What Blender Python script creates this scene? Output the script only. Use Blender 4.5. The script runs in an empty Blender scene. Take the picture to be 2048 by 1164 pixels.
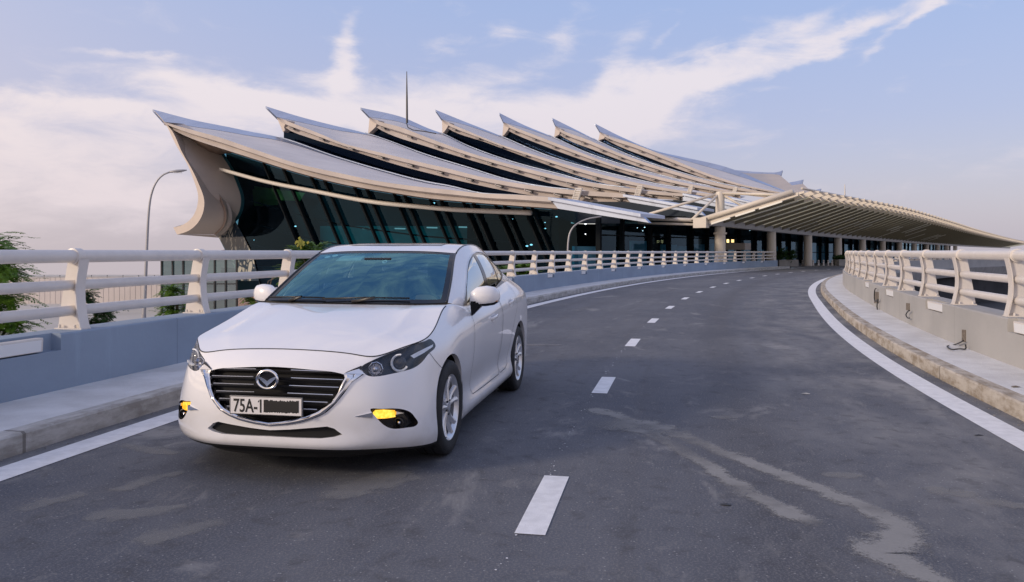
import bpy, bmesh, math, random
import numpy as np
from mathutils import Vector, Matrix, geometry
rnd = random.Random(7)
scene = bpy.context.scene
PI = math.pi

# ------------------------------------------------------------------ camera
FPX, CAMH, HOR = 1580.0, 1.414, 503.0
cd = bpy.data.cameras.new("camera"); cam = bpy.data.objects.new("camera", cd)
scene.collection.objects.link(cam); scene.camera = cam
cam.location = (0, 0, CAMH); cam.rotation_euler = (PI/2, 0, 0)
cd.sensor_width = 36; cd.lens = FPX/2048*36
cd.shift_y = (HOR-582)/2048
cd.clip_start = 0.05; cd.clip_end = 6000

# ------------------------------------------------------------------ node helper
class NT:
    def __init__(s, tree):
        s.t = tree; tree.nodes.clear()
    def n(s, typ, **kw):
        nd = s.t.nodes.new(typ)
        for k, v in kw.items():
            if k == 'inp':
                for a, b in v.items():
                    s.set(nd.inputs[a], b)
            else: setattr(nd, k, v)
        return nd
    def set(s, sock, v):
        if isinstance(v, bpy.types.NodeSocket): s.t.links.new(v, sock)
        elif isinstance(v, bpy.types.Node): s.t.links.new(v.outputs[0], sock)
        else: sock.default_value = v
    def m(s, op, a, b=0.0, c=0.0, clamp=False):
        nd = s.n('ShaderNodeMath', operation=op, use_clamp=clamp)
        s.set(nd.inputs[0], a); s.set(nd.inputs[1], b); s.set(nd.inputs[2], c)
        return nd.outputs[0]
    def mix(s, f, a, b, blend='MIX'):
        nd = s.n('ShaderNodeMix', data_type='RGBA', blend_type=blend)
        s.set(nd.inputs[0], f); s.set(nd.inputs[6], a); s.set(nd.inputs[7], b)
        return nd.outputs[2]
    def ss(s, x, lo, hi):
        nd = s.n('ShaderNodeMapRange', interpolation_type='SMOOTHSTEP')
        s.set(nd.inputs[0], x); nd.inputs[1].default_value = lo; nd.inputs[2].default_value = hi
        return nd.outputs[0]
    def noise(s, vec, scale, detail=4, rough=.55, dist=0.0):
        nd = s.n('ShaderNodeTexNoise', inp={'Scale': scale, 'Detail': detail, 'Roughness': rough, 'Distortion': dist})
        if vec is not None: s.t.links.new(vec, nd.inputs['Vector'])
        return nd
    def mapv(s, vec, scale=(1,1,1), loc=(0,0,0), rot=(0,0,0)):
        nd = s.n('ShaderNodeMapping', inp={'Scale': scale, 'Location': loc, 'Rotation': rot})
        s.t.links.new(vec, nd.inputs['Vector']); return nd.outputs[0]

def c4(c): return (c[0], c[1], c[2], 1.0)

# ------------------------------------------------------------------ world: hazy early evening sky with wispy cloud
SUN_EL, SUN_AZ = 20.0, -118.0          # degrees; azimuth clockwise from the view direction
def build_world():
    w = bpy.data.worlds.new("World"); scene.world = w; w.use_nodes = True
    T = NT(w.node_tree)
    sky = T.n('ShaderNodeTexSky', sky_type='NISHITA', sun_disc=False)
    sky.sun_elevation = math.radians(SUN_EL); sky.sun_rotation = math.radians(SUN_AZ)
    sky.altitude = 20; sky.air_density = 1.3; sky.dust_density = 2.2; sky.ozone_density = 2.0
    tc = T.n('ShaderNodeTexCoord')
    sep = T.n('ShaderNodeSeparateXYZ'); T.t.links.new(tc.outputs['Generated'], sep.inputs[0])
    x, y, z = sep.outputs
    az = T.m('MULTIPLY', T.m('ARCTAN2', x, y), 180/PI)
    el = T.m('MULTIPLY', T.m('ARCSINE', z), 180/PI)
    S = 1/0.12
    # clear-air gradient (lavender at the horizon, blue above)
    ramp = T.n('ShaderNodeValToRGB'); T.set(ramp.inputs[0], T.m('DIVIDE', el, 90.0, clamp=True))
    cr = ramp.color_ramp
    stops = [(0.0, (.66,.60,.69)), (.045, (.61,.58,.75)), (.10, (.51,.545,.83)), (.19, (.43,.545,.90)), (.36, (.33,.44,.80)), (1.0, (.22,.33,.70))]
    cr.elements[0].position = 0; cr.elements[0].color = c4(stops[0][1])
    cr.elements[1].position = 1; cr.elements[1].color = c4(stops[-1][1])
    for p, c in stops[1:-1]:
        e = cr.elements.new(p); e.color = c4(c)
    grad = T.mix(1.0, ramp.outputs[0], (S, S, S, 1), 'MULTIPLY')
    base = T.mix(0.72, sky.outputs[0], grad)
    # cloud coordinates, warped so the edges fray
    comb = T.n('ShaderNodeCombineXYZ', inp={0: T.m('MULTIPLY', az, .055), 1: T.m('MULTIPLY', el, .11), 2: 0.3})
    wn = T.noise(comb.outputs[0], 1.6, 6, .6)
    ws = T.n('ShaderNodeSeparateColor'); T.set(ws.inputs[0], wn.outputs['Color'])
    aw = T.m('ADD', az, T.m('MULTIPLY', T.m('SUBTRACT', ws.outputs[0], .5), 7.0))
    ew = T.m('ADD', el, T.m('MULTIPLY', T.m('SUBTRACT', ws.outputs[1], .5), 4.6))
    def P(px, py):
        a = math.atan((px-1024)/FPX); return math.degrees(a), math.degrees(math.atan((HOR-py)/FPX*math.cos(a)))
    tot = None
    def blob(px, py, sx, sy, wgt, rot=0.0):
        nonlocal tot
        a0, e0 = P(px, py); k = 180/PI/FPX
        da = T.m('SUBTRACT', aw, a0); de = T.m('SUBTRACT', ew, e0)
        c, s_ = math.cos(rot), math.sin(rot)
        u = T.m('DIVIDE', T.m('ADD', T.m('MULTIPLY', da, c), T.m('MULTIPLY', de, s_)), sx*k)
        v = T.m('DIVIDE', T.m('SUBTRACT', T.m('MULTIPLY', de, c), T.m('MULTIPLY', da, s_)), sy*k)
        g = T.m('MULTIPLY', T.m('EXPONENT', T.m('MULTIPLY', T.m('ADD', T.m('MULTIPLY', u, u), T.m('MULTIPLY', v, v)), -1.0)), wgt)
        tot = g if tot is None else T.m('ADD', tot, g)
    blob(90, 285, 330, 85, .74); blob(470, 190, 190, 26, .72, -.16); blob(620, 225, 260, 34, .62, -.10); blob(960, 210, 340, 60, .90); blob(430, 250, 160, 40, .45)
    blob(1280, 205, 150, 58, .78, .35); blob(1235, 110, 95, 34, .50, 1.1); blob(715, 100, 78, 24, .72, 1.15)
    blob(690, 160, 75, 18, .55); blob(235, 104, 110, 11, .50); blob(310, 108, 30, 24, .3); blob(1450, 138, 150, 22, .68, .42)
    blob(1650, 82, 190, 15, .78, .33); blob(1840, 22, 120, 9, .66, .48); blob(885, 88, 55, 14, .42); blob(1130, 60, 60, 30, .34, 1.0); blob(1330, 70, 60, 16, .35, .9); blob(1640, 45, 60, 14, .3, .5)
    blob(1540, 175, 60, 10, .34); blob(1850, 330, 320, 60, .16); blob(200, 410, 420, 60, .52); blob(1230, 270, 240, 40, .45); blob(60, 205, 130, 18, .38); blob(240, 215, 60, 12, .3)
    blob(985, 70, 50, 24, .36, .8)
    fine = T.noise(T.mapv(comb.outputs[0], (1, 1.5, 1), (3.1, 1.7, 0)), 3.2, 9, .62, .4)
    m1 = T.m('ADD', tot, T.m('MULTIPLY', T.m('SUBTRACT', fine.outputs[0], .5), 1.5))
    # general cloud in the rest of the sky (overhead, behind), from noise alone
    gn = T.noise(T.mapv(tc.outputs['Generated'], (1.2, 1.2, 3.4)), 1.7, 8, .6, .3)
    away = T.ss(el, 22, 34)
    back = T.m('MAXIMUM', away, T.ss(T.m('ABSOLUTE', az), 40, 62))
    m2 = T.m('MULTIPLY', back, T.m('SUBTRACT', T.m('MULTIPLY', gn.outputs[0], 2.2), .72))
    msk = T.ss(T.m('ADD', m1, m2), .10, .98)
    low = T.m('SUBTRACT', 1.0, T.ss(el, 1.0, 13.0))
    ccol = T.mix(low, c4((.84*S, .78*S, .83*S)), c4((.76*S, .68*S, .735*S)))
    col = T.mix(T.m('MULTIPLY', msk, .92), base, ccol)
    # warm glow low in the sky around the veiled sun
    d = T.m('SUBTRACT', az, SUN_AZ); d = T.m('ABSOLUTE', d)
    d = T.m('MINIMUM', d, T.m('SUBTRACT', 360.0, d))
    gl = T.m('EXPONENT', T.m('MULTIPLY', T.m('ADD', T.m('POWER', T.m('DIVIDE', d, 60.0), 2.0), T.m('POWER', T.m('DIVIDE', T.m('SUBTRACT', el, 12.0), 22.0), 2.0)), -1.0))
    col = T.mix(gl, col, c4((1.30*S, .98*S, .72*S)))
    # ground half
    col = T.mix(T.m('LESS_THAN', z, -0.06), col, c4((.16*S, .16*S, .17*S)))
    bg = T.n('ShaderNodeBackground', inp={'Strength': 0.12}); T.set(bg.inputs[0], col)
    out = T.n('ShaderNodeOutputWorld'); T.t.links.new(bg.outputs[0], out.inputs[0])
build_world()

sl = bpy.data.lights.new("sun", 'SUN'); so = bpy.data.objects.new("sun", sl); scene.collection.objects.link(so)
sl.energy = 2.2; sl.angle = math.radians(10); sl.color = (1.0, .83, .66)
_a, _e = math.radians(SUN_AZ), math.radians(SUN_EL)
so.rotation_euler = Vector((math.sin(_a)*math.cos(_e), math.cos(_a)*math.cos(_e), math.sin(_e))).to_track_quat('Z', 'Y').to_euler()
so.location = (-30, -30, 40)

vs = scene.view_settings
scene.display_settings.display_device = 'sRGB'
vs.view_transform = 'Standard'; vs.look = 'None'; vs.gamma = 1.0; vs.use_curve_mapping = False; vs.exposure = 0.0
cy_ = scene.cycles
scene.render.engine = 'CYCLES'
cy_.max_bounces = 8; cy_.transparent_max_bounces = 24; cy_.glossy_bounces = 4; cy_.diffuse_bounces = 3

# ------------------------------------------------------------------ object helpers
COL = scene.collection
def tag(o, label=None, cat=None, group=None, kind=None):
    if label: o['label'] = label
    if cat: o['category'] = cat
    if group: o['group'] = group
    if kind: o['kind'] = kind
    return o
def empty(name, loc, rz=0, label=None, cat=None, group=None):
    o = bpy.data.objects.new(name, None); COL.objects.link(o)
    o.location = loc; o.rotation_euler = (0, 0, rz); o.empty_display_size = .3
    return tag(o, label, cat, group)
def copy_tree(o, parent=None):
    c = o.copy(); COL.objects.link(c); c.parent = parent
    for ch in list(o.children): copy_tree(ch, c)
    return c

class MB:
    """collects faces, then links them as one mesh object"""
    def __init__(s): s.v = []; s.f = []; s.mi = []; s.uv = None
    def vert(s, p): s.v.append((float(p[0]), float(p[1]), float(p[2]))); return len(s.v)-1
    def face(s, idx, mi=0): s.f.append(tuple(idx)); s.mi.append(mi)
    def quad(s, a, b, c, d, mi=0): s.face([s.vert(a), s.vert(b), s.vert(c), s.vert(d)], mi)
    def poly(s, pts, mi=0): s.face([s.vert(p) for p in pts], mi)
    def box(s, c, d, rz=0.0, mi=0, M=None):
        hx, hy, hz = d[0]/2, d[1]/2, d[2]/2
        R = M if M is not None else Matrix.Rotation(rz, 3, 'Z')
        P = [Vector(c)+R @ Vector((sx*hx, sy*hy, sz*hz)) for sz in (-1, 1) for sy in (-1, 1) for sx in (-1, 1)]
        i = [s.vert(p) for p in P]
        for q in ((0,2,3,1), (4,5,7,6), (0,1,5,4), (2,6,7,3), (0,4,6,2), (1,3,7,5)): s.face([i[k] for k in q], mi)
    def grid(s, rows, mi=0, close_v=False, flip=False, close_u=False):
        """rows: list of equal-length point lists"""
        I = [[s.vert(p) for p in r] for r in rows]
        n = len(rows); m = len(rows[0])
        for a in range(n if close_u else n-1):
            for b in range(m if close_v else m-1):
                q = [I[a][b], I[a][(b+1) % m], I[(a+1) % n][(b+1) % m], I[(a+1) % n][b]]
                s.face(q[::-1] if flip else q, mi)
        return I
    def tube(s, pts, r, n=12, caps=True, mi=0, radii=None):
        pts = [Vector(p) for p in pts]; rows = []
        up = Vector((0, 0, 1)); prev = None
        for k, p in enumerate(pts):
            t = (pts[min(k+1, len(pts)-1)]-pts[max(k-1, 0)]).normalized()
            if prev is None:
                a = up if abs(t.dot(up)) < .95 else Vector((1, 0, 0))
                nx = t.cross(a).normalized()
            else: nx = (prev-t*prev.dot(t)).normalized()
            prev = nx; ny = t.cross(nx)
            rr = radii[k] if radii else r
            rows.append([p+nx*math.cos(2*PI*j/n)*rr+ny*math.sin(2*PI*j/n)*rr for j in range(n)])
        I = s.grid(rows, mi, close_v=True)
        if caps: s.face(I[0], mi); s.face(I[-1][::-1], mi)
    def lathe(s, prof, c=(0,0,0), axis='Z', n=32, mi=0):
        """prof: (radius, height) pairs"""
        rows = []
        for r, hgt in prof:
            row = []
            for j in range(n):
                a = 2*PI*j/n; x, y = r*math.cos(a), r*math.sin(a)
                p = {'Z': (x, y, hgt), 'X': (hgt, x, y), 'Y': (x, hgt, y)}[axis]
                row.append((c[0]+p[0], c[1]+p[1], c[2]+p[2]))
            rows.append(row)
        s.grid(rows, mi, close_v=True)
    def extrude(s, poly, d, mi=0):
        """closed polygon extruded by vector d, with both caps"""
        d = Vector(d); a = [s.vert(p) for p in poly]; b = [s.vert(Vector(p)+d) for p in poly]
        n = len(poly); s.face(a[::-1], mi); s.face(b, mi)
        for k in range(n): s.face([a[k], a[(k+1) % n], b[(k+1) % n], b[k]], mi)
    def build(s, name, mats, parent=None, smooth=False, angle=None, loc=None, clean=True, bevel=None):
        me = bpy.data.meshes.new(name)
        me.from_pydata(s.v, [], s.f)
        if not isinstance(mats, (list, tuple)): mats = [mats]
        for m in mats: me.materials.append(m)
        me.polygons.foreach_set('material_index', s.mi)
        if s.uv is not None:
            l = me.uv_layers.new(name='UVMap')
            vi = np.zeros(len(me.loops), dtype=np.int32); me.loops.foreach_get('vertex_index', vi)
            l.data.foreach_set('uv', np.array(s.uv, dtype=np.float32)[vi].ravel())
        if clean:
            bm = bmesh.new(); bm.from_mesh(me)
            bmesh.ops.remove_doubles(bm, verts=bm.verts, dist=1e-5)
            bmesh.ops.recalc_face_normals(bm, faces=bm.faces)
            if bevel:
                ed = [e for e in bm.edges if e.is_manifold and e.calc_face_angle(0) > .5]
                bmesh.ops.bevel(bm, geom=ed, offset=bevel, segments=2, affect='EDGES', profile=.5, clamp_overlap=True)
            if angle is not None:
                for f in bm.faces: f.smooth = True
                for e in bm.edges:
                    if e.is_manifold: e.smooth = e.calc_face_angle(0) < angle
            elif smooth:
                for f in bm.faces: f.smooth = True
            bm.to_mesh(me); bm.free()
        elif smooth:
            me.polygons.foreach_set('use_smooth', [True]*len(me.polygons))
        o = bpy.data.objects.new(name, me); COL.objects.link(o)
        if parent is not None: o.parent = parent
        if loc is not None: o.location = loc
        return o

# ------------------------------------------------------------------ materials
def principled(name, base, rough=.5, metal=0.0, spec=.5, var=0.0, vscale=3.0, var2=None, bump=0.0, bscale=60.0, coat=0.0, rvar=0.0, coord='Object', trans=0.0, stretch=(1,1,1)):
    m = bpy.data.materials.new(name); m.use_nodes = True
    T = NT(m.node_tree)
    b = T.n('ShaderNodeBsdfPrincipled', inp={'Roughness': rough, 'Metallic': metal, 'Specular IOR Level': spec, 'Coat Weight': coat})
    b.inputs['Coat Roughness'].default_value = .04
    b.inputs['Transmission Weight'].default_value = trans
    tc = T.n('ShaderNodeTexCoord'); v = T.mapv(tc.outputs[coord], stretch)
    if var or rvar:
        nz = T.noise(v, vscale, 6, .6)
        f = T.ss(nz.outputs[0], .3, .7)
        c2 = var2 if var2 else tuple(max(0, c*(1-var)) for c in base)
        T.set(b.inputs['Base Color'], T.mix(f, c4(base), c4(c2)))
        if rvar: T.set(b.inputs['Roughness'], T.m('ADD', rough-rvar/2, T.m('MULTIPLY', nz.outputs[0], rvar)))
    else: b.inputs['Base Color'].default_value = c4(base)
    if bump:
        nb = T.noise(v, bscale, 5, .65)
        bp = T.n('ShaderNodeBump', inp={'Strength': bump, 'Distance': .02}); T.set(bp.inputs['Height'], nb.outputs[0])
        T.t.links.new(bp.outputs[0], b.inputs['Normal'])
    o = T.n('ShaderNodeOutputMaterial'); T.t.links.new(b.outputs[0], o.inputs[0])
    return m
def emitter(name, col, strength):
    m = bpy.data.materials.new(name); m.use_nodes = True; T = NT(m.node_tree)
    e = T.n('ShaderNodeEmission', inp={'Color': c4(col), 'Strength': strength})
    o = T.n('ShaderNodeOutputMaterial'); T.t.links.new(e.outputs[0], o.inputs[0]); return m
def glass_mat(name, tint, glossf=.12, rough=.02, gcol=(1,1,1), fres=1.45, wav=0.0, wscale=.3):
    """thin tinted pane: see-through tint under a mirror layer that grows at grazing angles"""
    m = bpy.data.materials.new(name); m.use_nodes = True; T = NT(m.node_tree)
    tr = T.n('ShaderNodeBsdfTransparent', inp={'Color': c4(tint)})
    gl = T.n('ShaderNodeBsdfGlossy', inp={'Color': c4(gcol), 'Roughness': rough})
    ge = T.n('ShaderNodeNewGeometry')
    fr = T.n('ShaderNodeFresnel', inp={'IOR': T.m('ADD', fres, T.m('MULTIPLY', ge.outputs['Backfacing'], 1.0/fres-fres))})
    f = T.m('ADD', fr.outputs[0], glossf, clamp=True)
    if wav:
        tc = T.n('ShaderNodeTexCoord'); nz = T.noise(tc.outputs['Object'], wscale, 2, .5)
        bp = T.n('ShaderNodeBump', inp={'Strength': wav, 'Distance': .3}); T.set(bp.inputs['Height'], nz.outputs[0])
        T.t.links.new(bp.outputs[0], gl.inputs['Normal'])
    mx = T.n('ShaderNodeMixShader'); T.set(mx.inputs[0], f)
    T.t.links.new(tr.outputs[0], mx.inputs[1]); T.t.links.new(gl.outputs[0], mx.inputs[2])
    o = T.n('ShaderNodeOutputMaterial'); T.t.links.new(mx.outputs[0], o.inputs[0]); return m

# small math helpers
def cspline(xs, ys, q):
    """natural cubic spline through (xs, ys) evaluated at q; ys may be (n,) or (n,k)"""
    xs = np.asarray(xs, float); ys = np.asarray(ys, float); one = ys.ndim == 1
    if one: ys = ys[:, None]
    n = len(xs); h = np.diff(xs)
    A = np.zeros((n, n)); B = np.zeros(ys.shape)
    A[0, 0] = A[-1, -1] = 1
    for i in range(1, n-1):
        A[i, i-1] = h[i-1]; A[i, i] = 2*(h[i-1]+h[i]); A[i, i+1] = h[i]
        B[i] = 6*((ys[i+1]-ys[i])/h[i]-(ys[i]-ys[i-1])/h[i-1])
    M = np.linalg.solve(A, B)
    q = np.atleast_1d(np.asarray(q, float)); i = np.clip(np.searchsorted(xs, q)-1, 0, n-2)
    t = q-xs[i]; hi = h[i]
    a = ys[i]; d = ys[i+1]
    r = (M[i]*((hi-t)**3)[:, None]/(6*hi)[:, None]+M[i+1]*(t**3)[:, None]/(6*hi)[:, None]
         + (a/hi[:, None]-M[i]*hi[:, None]/6)*(hi-t)[:, None]+(d/hi[:, None]-M[i+1]*hi[:, None]/6)*t[:, None])
    return r[:, 0] if one else r
def pchip(xs, ys, q):
    """shape-keeping curve through the points"""
    xs = np.asarray(xs, float); ys = np.asarray(ys, float); h = np.diff(xs); d = np.diff(ys)/h
    m = np.zeros(len(xs)); m[0] = d[0]; m[-1] = d[-1]
    for i in range(1, len(xs)-1):
        if d[i-1]*d[i] > 0:
            w1, w2 = 2*h[i]+h[i-1], h[i]+2*h[i-1]; m[i] = (w1+w2)/(w1/d[i-1]+w2/d[i])
    q = np.atleast_1d(np.asarray(q, float)); i = np.clip(np.searchsorted(xs, q)-1, 0, len(xs)-2)
    t = (q-xs[i])/h[i]
    return (ys[i]*(1+2*t)*(1-t)**2+h[i]*m[i]*t*(1-t)**2+ys[i+1]*t*t*(3-2*t)+h[i]*m[i+1]*t*t*(t-1))
def at(px, py, Y):
    """a point seen at photo pixel (px,py), Y metres ahead of the viewpoint"""
    return Vector(((px-1024)/FPX*Y, Y, CAMH-(py-HOR)/FPX*Y))
# ================================================================== the ramp: a road curving right on one arc
CX, CY, RR = 143.793, -22.593, 146.134
def widen(s, o):
    """the right lane opens out a little along the bend"""
    f = min(1, max(0, (s-31)/17)); g = min(1, max(0, (o-2.5)/.6)); return .40*f*f*(3-2*f)*g
def W(s, o, z=0.0):
    o = o+widen(s, o)
    a = s/RR; r = RR-o
    return Vector((CX-r*math.cos(a), CY+r*math.sin(a), z))
def Wdir(s):
    a = s/RR; return Vector((math.sin(a), math.cos(a), 0))
def Wyaw(s): return -s/RR                       # rotation about z that turns +Y into the road direction
def frange(a, b, d):
    n = max(1, int(round((b-a)/d))); return [a+(b-a)*k/n for k in range(n+1)]
S0, S1 = 8.0, 132.0
SEND = 93.4                                      # where the left parapet stops and the forecourt begins

def asphalt_mat():
    m = bpy.data.materials.new("asphalt"); m.use_nodes = True; T = NT(m.node_tree)
    uv = T.n('ShaderNodeUVMap'); uv.uv_map = 'UVMap'
    v = uv.outputs[0]
    sp = T.n('ShaderNodeSeparateXYZ'); T.t.links.new(v, sp.inputs[0])
    o = sp.outputs[1]
    big = T.noise(v, .35, 5, .6); mid = T.noise(T.mapv(v, (.5, 1, 1)), 1.6, 7, .62, .3)
    streak = T.noise(T.mapv(v, (.05, 2.2, 1)), 1.5, 4, .6)
    grain = T.noise(v, 75, 4, .75); pat = T.noise(T.mapv(v, (.6, 1, 1), (7, 3, 0)), .9, 8, .68, .8)
    c = T.mix(T.ss(big.outputs[0], .3, .72), c4((.072,.080,.104)), c4((.128,.135,.156)))
    c = T.mix(T.m('MULTIPLY', T.ss(streak.outputs[0], .45, .75), .5), c, c4((.070,.071,.082)))
    # dust gathers on the right-hand lane and by the kerbs
    right = T.ss(o, .8, 3.4)
    left = T.m('SUBTRACT', 1.0, T.ss(o, -4.2, -3.0))
    dust = T.m('MULTIPLY', T.ss(mid.outputs[0], .36, .72), T.m('ADD', T.m('MULTIPLY', right, .8), T.m('ADD', T.m('MULTIPLY', left, .8), .12)))
    c = T.mix(dust, c, c4((.27,.265,.26)))
    # pale scuffed patches
    sc = T.ss(pat.outputs[0], .57, .68)
    c = T.mix(T.m('MULTIPLY', sc, .6), c, c4((.31,.305,.30)))
    # dark tyre rub
    w = T.m('EXPONENT', T.m('MULTIPLY', T.m('POWER', T.m('DIVIDE', T.m('SUBTRACT', o, 1.25), .30), 2.0), -1.0))
    c = T.mix(T.m('MULTIPLY', w, .45), c, c4((.06,.06,.07)))
    # stone grain and bright specks
    c = T.mix(T.m('MULTIPLY', T.ss(grain.outputs[0], .46, .66), .70), c, c4((.215,.212,.21)))
    blot = T.noise(v, 5.5, 6, .7, .4); c = T.mix(T.m('MULTIPLY', T.ss(blot.outputs[0], .5, .70), .55), c, c4((.060,.060,.066)))
    blot2 = T.noise(T.mapv(v, (.8, 1.3, 1), (3, 9, 0)), 3.1, 8, .72, .6); c = T.mix(T.m('MULTIPLY', T.ss(blot2.outputs[0], .56, .72), .60), c, c4((.24,.235,.23)))
    vor = T.n('ShaderNodeTexVoronoi', inp={'Scale': 42.0}); T.t.links.new(v, vor.inputs['Vector'])
    sepc = T.n('ShaderNodeSeparateColor'); T.t.links.new(vor.outputs['Color'], sepc.inputs[0])
    spk = T.m('MULTIPLY', T.m('LESS_THAN', vor.outputs['Distance'], .20), T.m('GREATER_THAN', sepc.outputs[0], .86))
    c = T.mix(T.m('MULTIPLY', spk, .55), c, c4((.42,.42,.42)))
    b = T.n('ShaderNodeBsdfPrincipled', inp={'Roughness': .82, 'Specular IOR Level': .35}); T.set(b.inputs['Base Color'], c)
    bp = T.n('ShaderNodeBump', inp={'Strength': .5, 'Distance': .006}); T.set(bp.inputs['Height'], T.noise(v, 90, 4, .75).outputs[0])
    T.t.links.new(bp.outputs[0], b.inputs['Normal'])
    out = T.n('ShaderNodeOutputMaterial'); T.t.links.new(b.outputs[0], out.inputs[0]); return m
M_asphalt = asphalt_mat()
M_line = principled("road_paint", (.84,.84,.85), .6, var=.08, vscale=9, var2=(.70,.70,.71), bump=.3, bscale=120)
M_walk = principled("pavement_concrete", (.70,.70,.70), .85, var=.2, vscale=2.2, var2=(.56,.555,.55), bump=.4, bscale=25)
def kerb_mat(name, ca, cb, cc):
    m = bpy.data.materials.new(name); m.use_nodes = True; T = NT(m.node_tree)
    uv = T.n('ShaderNodeUVMap'); uv.uv_map = 'UVMap'; v = uv.outputs[0]
    a = T.noise(T.mapv(v, (1, 3, 1)), 2.2, 7, .65); b2 = T.noise(v, 12, 5, .6)
    c = T.mix(T.ss(a.outputs[0], .38, .64), c4(ca), c4(cb))
    c = T.mix(T.m('MULTIPLY', T.ss(b2.outputs[0], .45, .75), .5), c, c4(cc))
    sp = T.n('ShaderNodeSeparateXYZ'); T.t.links.new(v, sp.inputs[0])
    j = T.m('ABSOLUTE', T.m('SUBTRACT', T.m('FRACT', T.m('DIVIDE', sp.outputs[0], 2.4)), .5))
    c = T.mix(T.m('MULTIPLY', T.m('LESS_THAN', j, .006), .6), c, c4((.09,.08,.07)))
    p = T.n('ShaderNodeBsdfPrincipled', inp={'Roughness': .9, 'Specular IOR Level': .25}); T.set(p.inputs['Base Color'], c)
    bp = T.n('ShaderNodeBump', inp={'Strength': .6, 'Distance': .02}); T.set(bp.inputs['Height'], a.outputs[0]); T.t.links.new(bp.outputs[0], p.inputs['Normal'])
    o = T.n('ShaderNodeOutputMaterial'); T.t.links.new(p.outputs[0], o.inputs[0]); return m
M_kerb = kerb_mat("tan_kerb", (.50,.455,.395), (.27,.22,.165), (.56,.53,.48)); M_kerbL = kerb_mat("grey_kerb", (.50,.49,.475), (.31,.295,.275), (.58,.57,.55))
def wall_paint(name, base, dark):
    m = bpy.data.materials.new(name); m.use_nodes = True; T = NT(m.node_tree)
    uv = T.n('ShaderNodeUVMap'); uv.uv_map = 'UVMap'; v = uv.outputs[0]
    a = T.noise(T.mapv(v, (.6, 1, 1)), 1.1, 6, .6); d = T.noise(T.mapv(v, (3, .25, 1)), 1.6, 5, .65)
    c = T.mix(T.ss(a.outputs[0], .3, .72), c4(base), c4(dark))
    c = T.mix(T.m('MULTIPLY', T.ss(d.outputs[0], .56, .78), .45), c, c4(tuple(min(1, x*1.25) for x in base)))
    sp = T.n('ShaderNodeSeparateXYZ'); T.t.links.new(v, sp.inputs[0])
    j = T.m('ABSOLUTE', T.m('SUBTRACT', T.m('FRACT', T.m('DIVIDE', sp.outputs[0], 4.1)), .5))
    c = T.mix(T.m('MULTIPLY', T.m('LESS_THAN', j, .0022), .5), c, c4(tuple(x*.55 for x in base)))
    p = T.n('ShaderNodeBsdfPrincipled', inp={'Roughness': .72, 'Specular IOR Level': .35}); T.set(p.inputs['Base Color'], c)
    bp = T.n('ShaderNodeBump', inp={'Strength': .25, 'Distance': .01}); T.set(bp.inputs['Height'], T.noise(v, 18, 5, .6).outputs[0]); T.t.links.new(bp.outputs[0], p.inputs['Normal'])
    o = T.n('ShaderNodeOutputMaterial'); T.t.links.new(p.outputs[0], o.inputs[0]); return m
M_wallL = wall_paint("cool_shade_wall_paint", (.275,.345,.445), (.235,.295,.385))  # left wall's cool shaded tone is put into its colour
M_wallR = wall_paint("grey_wall_paint", (.42,.41,.395), (.35,.345,.335))
M_conc = principled("bare_concrete", (.42,.41,.40), .85, var=.25, vscale=1.5, bump=.3, bscale=20)
M_rail = principled("cream_rail_paint", (.70,.655,.615), .38, var=.08, vscale=5, rvar=.15)
M_dark = principled("dark_metal", (.03,.03,.032), .5)
M_lens = principled("light_diffuser", (.80,.81,.82), .35)

def sweep(prof, ss, name, mat, parent=None, closed=True, uvs=True):
    """profile of (offset, z) pairs swept along the arc; uv = (s, distance round the profile)"""
    mb = MB(); uv = []; n = len(prof)
    acc = [0.0]
    for k in range(n): acc.append(acc[-1]+math.hypot(prof[(k+1) % n][0]-prof[k][0], prof[(k+1) % n][1]-prof[k][1]))
    for s in ss:
        for k, (o, z) in enumerate(prof):
            mb.vert(W(s, o, z)); uv.append((s, acc[k] if uvs else o))
    for i in range(len(ss)-1):
        for k in range(n if closed else n-1):
            mb.face([i*n+k, i*n+(k+1) % n, (i+1)*n+(k+1) % n, (i+1)*n+k])
    if closed:
        mb.face(list(range(n))); mb.face([(len(ss)-1)*n+k for k in range(n)][::-1])
    mb.uv = uv
    return mb.build(name, mat, parent)

# road sheet (fine across so that the uv stays true)
sr = sweep([(-3.95, 0), (-2.5, 0), (-1, 0), (0, 0), (1, 0), (2.5, 0), (3.8, 0)], frange(S0, SEND+2, .6), 'road', M_asphalt, closed=False, uvs=False)
tag(sr, kind='structure')
# forecourt beyond the end of the parapet
def forecourt():
    mb = MB(); uv = []
    ss = frange(SEND+2, 128, 1.0); os_ = [-14, -9, -6, -3, 0, 2.5, 3.8]
    for s in ss:
        for o in os_: mb.vert(W(s, o, 0)); uv.append((s, o))
    n = len(os_)
    for i in range(len(ss)-1):
        for k in range(n-1): mb.face([i*n+k, i*n+k+1, (i+1)*n+k+1, (i+1)*n+k])
    mb.uv = uv
    return mb.build('forecourt', M_asphalt)
tag(forecourt(), kind='structure')
KL, KR, WLo, WRo = -3.75, 3.58, -4.77, 4.37
tag(sweep([(KL, -.1), (KL, .135), (KL-.015, .15), (KL-.16, .151), (KL-.16, -.1)], frange(S0, SEND, .8), 'kerb_left', M_kerbL), kind='structure')
tag(sweep([(KR, -.1), (KR, .135), (KR+.015, .15), (KR+.16, .151), (KR+.16, -.1)], frange(S0, S1, .8), 'kerb_right', M_kerb), kind='structure')
tag(sweep([(KL-.16, .148), (WLo-.1, .148), (WLo-.1, -.1), (KL-.16, -.1)], frange(S0, SEND, .8), 'pavement_left', M_walk), kind='structure')
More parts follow.
